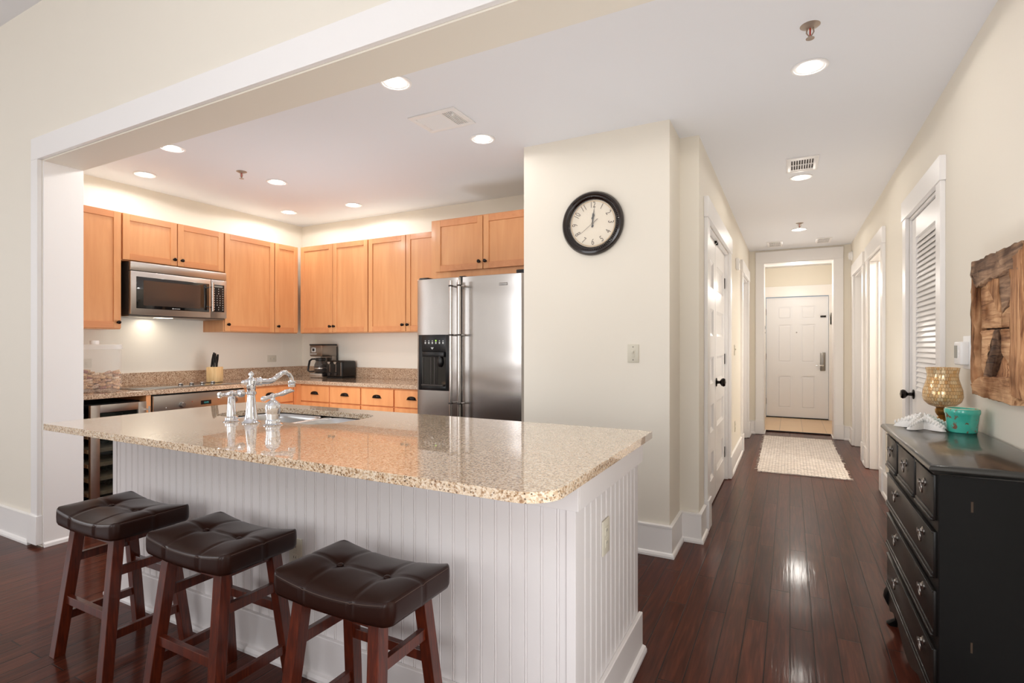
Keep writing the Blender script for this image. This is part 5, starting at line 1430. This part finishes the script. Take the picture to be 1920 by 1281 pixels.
m = MB(); a = math.radians(233); m.beam((0.045 * -math.sin(a), -0.0145, 0.045 * -math.cos(a)), (0.105 * math.sin(a), -0.0145, 0.105 * math.cos(a)), 0.0016, 0.0016); m.cyl((0, -0.0135, 0), 0.007, 0.004, 'y', 16); m.beam((0.045 * -math.sin(a), -0.0145, 0.045 * -math.cos(a)), (0.015 * -math.sin(a), -0.0145, 0.015 * -math.cos(a)), 0.004, 0.0016); m.build('second_hand', 'dialink', ck)
m = MB(); m.cyl((0, -0.021, 0), R - 0.054, 0.0015, 'y', 64); m.build('glass', 'glassclear', ck)

# ================================================================ DRESSER
DX0, DX1, DY0, DY1, DZT = 0.409, 0.712, 2.088, 3.030, 0.93
dr = thing('dresser', 'black dresser with three small and three wide drawers against the right wall', 'dresser', (0.57, 2.56, 0))
m = MB(); m.box(DX0 + 0.003, DY0, 0.17, DX1, DY1, 0.897); m.build('body', 'dresser', dr, True, smooth=0, bevel=0.002)
m = MB()
prof = [(0.0, 0.895), (0.010, 0.898), (0.012, 0.903), (0.020, 0.907), (0.026, 0.914), (0.025, 0.922), (0.019, 0.928), (0.012, 0.930)]
loops = [[(DX0 - e, DY0 - e, z), (DX1 + 0.010, DY0 - e, z), (DX1 + 0.010, DY1 + e, z), (DX0 - e, DY1 + e, z)] for e, z in prof]
loft(m, loops, True, True); m.build('top', 'dresser_top', dr, True, smooth=50)
def drawer(y0, y1, z0_, z1_, rings_):
    m = MB(); f = DX0
    m.box(f - 0.006, y0, z0_, f + 0.006, y1, z1_, 0.003)
    m.box(f - 0.016, y0 + 0.020, z0_ + 0.024, f - 0.004, y1 - 0.020, z1_ - 0.006, 0.002, 1) if False else None
    # stepped lip moulding along the foot and sides
    m.box(f - 0.010, y0 + 0.004, z0_ + 0.004, f, y1 - 0.004, z0_ + 0.018, 0.003); m.box(f - 0.014, y0 + 0.006, z0_ - 0.004, f, y1 - 0.006, z0_ + 0.006, 0.003)
    m.box(f - 0.010, y0 + 0.004, z1_ - 0.007, f, y1 - 0.004, z1_ - 0.001, 0.002)
    d = m.build('drawer', 'dresser_f', dr, True)
    for yy, zz in rings_:
        k = MB(); k.lathe([(0, 0), (0.014, 0), (0.014, -0.003), (0.008, -0.006), (0.006, -0.010), (0.009, -0.013), (0.009, -0.018), (0, -0.020)], (f - 0.006, yy, zz + 0.012), 'x', 18)
        for t_ in range(1): pass
        pts = [(f - 0.017 - 0.002 * math.cos(a), yy + 0.015 * math.sin(a), zz - 0.006 + 0.017 * math.cos(a)) for a in [2 * PI * q / 24 for q in range(25)]]
        k.tube(pts, 0.0028, 8, False); k.build('ring_pull', 'iron', d, True)
for a, b in ((2.112, 2.372), (2.408, 2.728), (2.768, 3.015)): drawer(a, b, 0.745, 0.890, [((a + b) / 2 - 0.01, 0.828)])
for a, b in ((0.563, 0.709), (0.377, 0.522), (0.190, 0.336)): drawer(2.112, 3.015, a, b, [(2.25, (a + b) / 2 + 0.022), (2.76, (a + b) / 2 + 0.022)])
m = MB(); m.prism([(2.10, 0.172), (3.01, 0.172), (3.01, 0.10), (2.95, 0.085), (2.87, 0.115), (2.77, 0.125), (2.65, 0.085), (2.56, 0.075), (2.47, 0.085), (2.35, 0.125), (2.25, 0.115), (2.17, 0.085), (2.10, 0.10)], DX0 - 0.004, DX0 + 0.014, 'x'); m.build('apron', 'dresser_f', dr, True, smooth=0)
m = MB(); m.prism([(DX0 + 0.02, 0.17), (DX1, 0.17), (DX1, 0.10), (DX1 - 0.10, 0.135), (DX0 + 0.10, 0.135), (DX0 + 0.02, 0.10)], DY0 + 0.001, DY0 + 0.016, 'y'); m.build('side_apron', 'dresser', dr, True, smooth=0)
def foot(x, y, sx, sy):
    P = [(0.0, 0.175), (0.006, 0.150), (0.010, 0.125), (0.004, 0.095), (-0.012, 0.060), (-0.014, 0.038), (0.002, 0.016), (0.010, 0.006), (0.006, 0.0)]
    W_ = [0.030, 0.034, 0.033, 0.026, 0.018, 0.016, 0.020, 0.022, 0.018]
    m = MB(); loops = []
    for (o_, z), w_ in zip(P, W_):
        cx, cy = x + sx * o_, y + sy * o_
        loops.append([(cx + w_ * math.cos(t) * (1 / max(abs(math.cos(t)), abs(math.sin(t)))) ** 0.5, cy + w_ * math.sin(t) * (1 / max(abs(math.cos(t)), abs(math.sin(t)))) ** 0.5, z) for t in [2 * PI * q / 16 for q in range(16)]])
    loft(m, loops, True, True); m.build('leg', 'dresser', dr, True, smooth=60)
for x, sx in ((DX0 + 0.022, -1), (DX1 - 0.03, 0.0)):
    for y, sy in ((DY0 + 0.026, -1), (DY1 - 0.026, 1)): foot(x, y, sx, sy)
mk = MB(); mk.box(0.49, DY0 - 0.0012, 0.790, 0.496, DY0, 0.822); mk.box(0.489, DY0 - 0.0012, 0.36, 0.494, DY0, 0.392)
mk.build('scuff', plain('worn_wood', (58, 44, 32), 0.7), dr, True, smooth=0)

# things on the dresser
va = thing('hurricane_vase', 'gold mosaic glass hurricane candle holder on a brass foot', 'candle holder', (0.635, 3.145, DZT))
m = MB(); m.lathe([(0, 0), (0.044, 0), (0.045, 0.008), (0.038, 0.020), (0.026, 0.032), (0.016, 0.037), (0.022, 0.044), (0.028, 0.056), (0.029, 0.070), (0.024, 0.076), (0.027, 0.080), (0, 0.080)], seg=40); m.build('foot', 'gold', va)
m = MB(); m.lathe([(a * 0.80, b) for a, b in [(0.0, 0.080), (0.034, 0.081), (0.066, 0.090), (0.088, 0.108), (0.0965, 0.130), (0.094, 0.160), (0.084, 0.190), (0.0755, 0.215), (0.074, 0.235), (0.080, 0.262), (0.081, 0.267), (0.078, 0.266), (0.072, 0.236), (0.074, 0.214), (0.082, 0.190), (0.0915, 0.160), (0.094, 0.134), (0.0, 0.086)]], seg=64); m.build('bowl', 'mosaic', va)
po = thing('ceramic_pot', 'small turquoise crackle-glazed ceramic pot in front of the gold vase', 'pot', (0.652, 2.900, DZT))
m = MB(); m.lathe([(a * 0.875, b * 0.95) for a, b in [(0, 0), (0.054, 0), (0.058, 0.003), (0.061, 0.040), (0.066, 0.080), (0.0685, 0.083), (0.070, 0.090), (0.070, 0.100), (0.0675, 0.106), (0.063, 0.106), (0.061, 0.100), (0.055, 0.02), (0.0, 0.012)]], seg=48); m.build('body', 'turq', po)
m = MB(); m.lathe([(a * 0.875, b * 0.95) for a, b in [(0.0672, 0.1055), (0.0655, 0.1085), (0.0630, 0.1055)]], seg=48); m.build('rim', plain('bare_rim', (206, 206, 176), 0.4), po)
sf = thing('starfish', 'knobbly white decorative starfish lying on the dresser beside the vase', 'starfish', (0.525, 2.945, DZT), 0.288)
m = MB(); bm = m.bm; NA = 100; NR = 14
rings = []
cv = bm.verts.new((0, 0, 0.052))
for r in range(1, NR + 1):
    ring = []
    for k in range(NA):
        a = 2 * PI * k / NA
        lobe = abs(math.cos(2.5 * a)) ** 1.5
        rad = 0.034 + 0.074 * lobe ** 1.4
        t = r / NR; d = rad * t
        z = 0.052 * (1 - t) ** 0.8 * (0.55 + .45 * lobe) + 0.016 * (1 - t ** 4)
        z += 0.007 * abs(math.sin(d * 210)) * (lobe ** 8) * (1 - t * .3) + 0.003 * math.sin(k * 2.3 + r * 2.1)
        if r == NR: z = 0.002
        ring.append(bm.verts.new((d * math.cos(a), d * math.sin(a), max(z, 0.001))))
    rings.append(ring)
for k in range(NA): bm.faces.new([cv, rings[0][k], rings[0][(k + 1) % NA]])
for a, b in zip(rings[:-1], rings[1:]):
    for k in range(NA): bm.faces.new([a[k], b[k], b[(k + 1) % NA], a[(k + 1) % NA]])
bm.faces.new(rings[-1])
for q in range(5):
    a = 2 * PI * q / 5
    for s_ in (-1, 1):
        for t in range(7):
            d = 0.026 + t * 0.0125; w_ = 0.016 * (1 - t / 8.5)
            x = d * math.cos(a) - s_ * w_ * math.sin(a); y = d * math.sin(a) + s_ * w_ * math.cos(a)
            m.sph((x, y, 0.046 * (1 - d / 0.125) + 0.010), 0.0072 * (1 - t / 14), (1, 1, 1.4), 8, 6)
            if s_ > 0: m.sph((d * math.cos(a), d * math.sin(a), 0.054 * (1 - d / 0.125) + 0.014), 0.0066 * (1 - t / 14), (1, 1, 1.4), 8, 6)
sfm = m.build('body', 'star', sf, smooth=80)

# ================================================================ WALL ART, THERMOSTAT, DETECTORS
ar = thing('driftwood_panel', 'rustic reclaimed-wood panel with crossed driftwood pieces on the right wall', 'wall art', (RW, 2.67, 1.37))
AY0, AY1, AZ0, AZ1 = 2.375, 2.957, 1.092, 1.655
def rough_plank(name, pts, x0, x1, mat, amp=0.006, parent=ar, seed=1):
    """pts polygon in (y,z); subdivided and jittered so the edges look hewn"""
    rn = random.Random(seed); m = MB(); bm = m.bm; poly = []
    for (a, b) in zip(pts, pts[1:] + pts[:1]):
        L = math.hypot(b[0] - a[0], b[1] - a[1]); n = max(2, int(L / 0.022))
        for k in range(n):
            t = k / n; j = 0 if k == 0 else 1
            poly.append((a[0] + (b[0] - a[0]) * t + rn.uniform(-amp, amp) * j * .5, a[1] + (b[1] - a[1]) * t + rn.uniform(-amp, amp) * j * .5))
    # front face x = x0 (towards the room, smaller x), back x1
    A = [bm.verts.new((x0 + rn.uniform(-.003, .003), y, z)) for y, z in poly]
    cy = sum(p[0] for p in poly) / len(poly); cz = sum(p[1] for p in poly) / len(poly)
    M_ = [bm.verts.new((x0 - 0.004 + rn.uniform(-.003, .003), y * 0.9 + cy * 0.1, z * 0.9 + cz * 0.1)) for y, z in poly]
    B = [bm.verts.new((x1, y, z)) for y, z in poly]; n = len(poly)
    for k in range(n):
        bm.faces.new([A[k], A[(k + 1) % n], B[(k + 1) % n], B[k]]); bm.faces.new([A[k], A[(k + 1) % n], M_[(k + 1) % n], M_[k]])
    bm.faces.new(M_); bm.faces.new(B)
    return m.build(name, mat, parent, True, smooth=40)
fwid = 0.095
rough_plank('frame_top', [(AY0, AZ1 - 0.002), (AY1 - 0.01, AZ1), (AY1, AZ1 - 0.05), (AY1 - 0.09, AZ1 - 0.115), (AY1 - 0.20, AZ1 - 0.10), (AY0 + 0.12, AZ1 - 0.085), (AY0, AZ1 - 0.10)], RW - 0.050, RW - 0.002, 'dw_grey', 0.009, seed=3)
rough_plank('frame_left', [(AY1 - 0.050, AZ0 + 0.06), (AY1 + 0.0, AZ0 + 0.04), (AY1 + 0.002, AZ1 - 0.06), (AY1 - 0.048, AZ1 - 0.10)], RW - 0.044, RW - 0.002, 'dw_brown', 0.004, seed=4)
rough_plank('frame_right', [(AY0, AZ0 + 0.02), (AY0 + 0.118, AZ0 + 0.03), (AY0 + 0.112, AZ1 - 0.02), (AY0 - 0.004, AZ1 - 0.01)], RW - 0.048, RW - 0.002, 'dw_brown', 0.005, seed=5)
rough_plank('frame_bottom', [(AY0 + 0.10, AZ0 - 0.004), (AY1 - 0.02, AZ0), (AY1, AZ0 + 0.04), (AY1 - 0.09, AZ0 + 0.075), (AY0 + 0.10, AZ0 + 0.095)], RW - 0.048, RW - 0.002, 'dw_tan', 0.006, seed=6)
MB().box(RW - 0.012, AY0 + 0.08, AZ0 + 0.05, RW - 0.002, AY1 - 0.07, AZ1 - 0.08).build('backing', 'dw_back', ar, True, smooth=0)
cy, cz = 2.640, 1.365
pieces = [
 ([(2.880, 1.550), (2.876, 1.372), (2.652, 1.368), (2.645, 1.430), (2.800, 1.568)], 'dw_tan', 0.030),
 ([(2.800, 1.570), (2.652, 1.435), (2.640, 1.425), (2.665, 1.575)], 'dw_brown', 0.037),
 ([(2.658, 1.575), (2.636, 1.425), (2.480, 1.500), (2.480, 1.575)], 'dw_grey', 0.032),
 ([(2.640, 1.418), (2.645, 1.368), (2.480, 1.368), (2.480, 1.492)], 'dw_tan', 0.026),
 ([(2.876, 1.362), (2.868, 1.205), (2.832, 1.172), (2.700, 1.362)], 'dw_tan', 0.032),
 ([(2.696, 1.362), (2.828, 1.172), (2.725, 1.172), (2.652, 1.270), (2.656, 1.362)], 'dw_grey', 0.037),
 ([(2.650, 1.362), (2.646, 1.270), (2.480, 1.190), (2.480, 1.362)], 'dw_tan', 0.030),
 ([(2.646, 1.262), (2.718, 1.175), (2.480, 1.175), (2.480, 1.182)], 'dw_brown', 0.025)]
for i, (pg, mt, dep) in enumerate(pieces): rough_plank('driftwood_piece', pg, RW - dep, RW - 0.010, mt, 0.003, seed=20 + i)

th = thing('thermostat', 'white thermostat with grey screen on the wall left of the driftwood panel', 'thermostat', (RW, 3.225, 1.262))
m = MB(); m.box(RW - 0.006, 3.150, 1.190, RW, 3.262, 1.345, 0.004, 2); m.build('wall_plate', 'white', th, True)
m = MB(); m.box(RW - 0.038, 3.160, 1.208, RW - 0.004, 3.275, 1.318, 0.008, 3); m.build('body', 'white', th, True)
MB().box(RW - 0.0395, 3.215, 1.240, RW - 0.0375, 3.262, 1.300).build('screen', 'lcd', th, True)
m = MB()
for z in (1.295, 1.272, 1.250): m.box(RW - 0.040, 3.190, z - 0.006, RW - 0.037, 3.203, z + 0.006, 0.001)
m.build('button', 'white', th, True)
for (nm, lab, loc, ax, s_, r) in (('smoke_detector', 'round white smoke detector high on the far right hall wall', (RW, 8.40, 2.50), 'x', -1, 0.062),):
    o = thing(nm, lab, 'smoke detector', loc)
    m = MB(); m.lathe([(r, 0), (r, s_ * 0.012), (r * 0.86, s_ * 0.020), (r * 0.84, s_ * 0.040), (r * 0.6, s_ * 0.046), (0, s_ * 0.046)], (0, 0, 0), ax, 36); m.build('body', 'white', o)
o = thing('door_chime', 'small white chime box high on the left hall wall beyond the double doors', 'chime', (LW, 6.42, 2.21))
m = MB(); m.box(LW, 6.36, 2.15, LW + 0.035, 6.49, 2.27, 0.006); m.build('body', 'white', o, True)
MB().box(LW + 0.0345, 6.42, 2.22, LW + 0.036, 6.43, 2.245).build('grille', 'slot', o, True)

# ================================================================ RUG
rg = thing('rug', 'cream and taupe woven runner rug lying in the hallway', 'rug', (0.10, 7.23, 0))
m = MB(); bm = m.bm; rn = random.Random(5); nx, ny = 24, 70
c00, c10, c11, c01 = (-0.300, 6.02), (0.520, 6.04), (0.500, 8.45), (-0.328, 8.45)
G = []
for i in range(nx + 1):
    row = []
    for j in range(ny + 1):
        u, v = i / nx, j / ny
        x = (c00[0] * (1 - u) + c10[0] * u) * (1 - v) + (c01[0] * (1 - u) + c11[0] * u) * v
        y = (c00[1] * (1 - u) + c10[1] * u) * (1 - v) + (c01[1] * (1 - u) + c11[1] * u) * v
        if i in (0, nx): x += rn.uniform(-.007, .007)
        if j in (0, ny): y += rn.uniform(-.004, .004)
        row.append(bm.verts.new((x, y, 0.010 + rn.uniform(-.0015, .0015))))
    G.append(row)
for i in range(nx):
    for j in range(ny): bm.faces.new([G[i][j], G[i + 1][j], G[i + 1][j + 1], G[i][j + 1]])
ring = [G[i][0] for i in range(nx + 1)] + [G[nx][j] for j in range(1, ny + 1)] + [G[i][ny] for i in range(nx - 1, -1, -1)] + [G[0][j] for j in range(ny - 1, 0, -1)]
low = [bm.verts.new((v.co.x, v.co.y, 0.0008)) for v in ring]
for k in range(len(ring)): bm.faces.new([ring[k], ring[(k + 1) % len(ring)], low[(k + 1) % len(ring)], low[k]])
bm.faces.new(low)
m.build('weave', 'rug', rg, True, smooth=60)
m = MB()
for k in range(46):
    v = k / 45; sd = rn.choice((0, 1))
    y = 6.05 + 2.38 * v + rn.uniform(-.02, .02); x = (c00[0] * (1 - v) + c01[0] * v) if sd == 0 else (c10[0] * (1 - v) + c11[0] * v)
    d_ = -1 if sd == 0 else 1
    m.tube([(x - d_ * 0.01, y, 0.006), (x + d_ * 0.012, y + rn.uniform(-.01, .01), 0.006), (x + d_ * rn.uniform(.016, .032), y + rn.uniform(-.012, .012), 0.003)], [0.004, 0.003, 0.001], 6)
m.build('loose_ends', 'rug', rg, True)
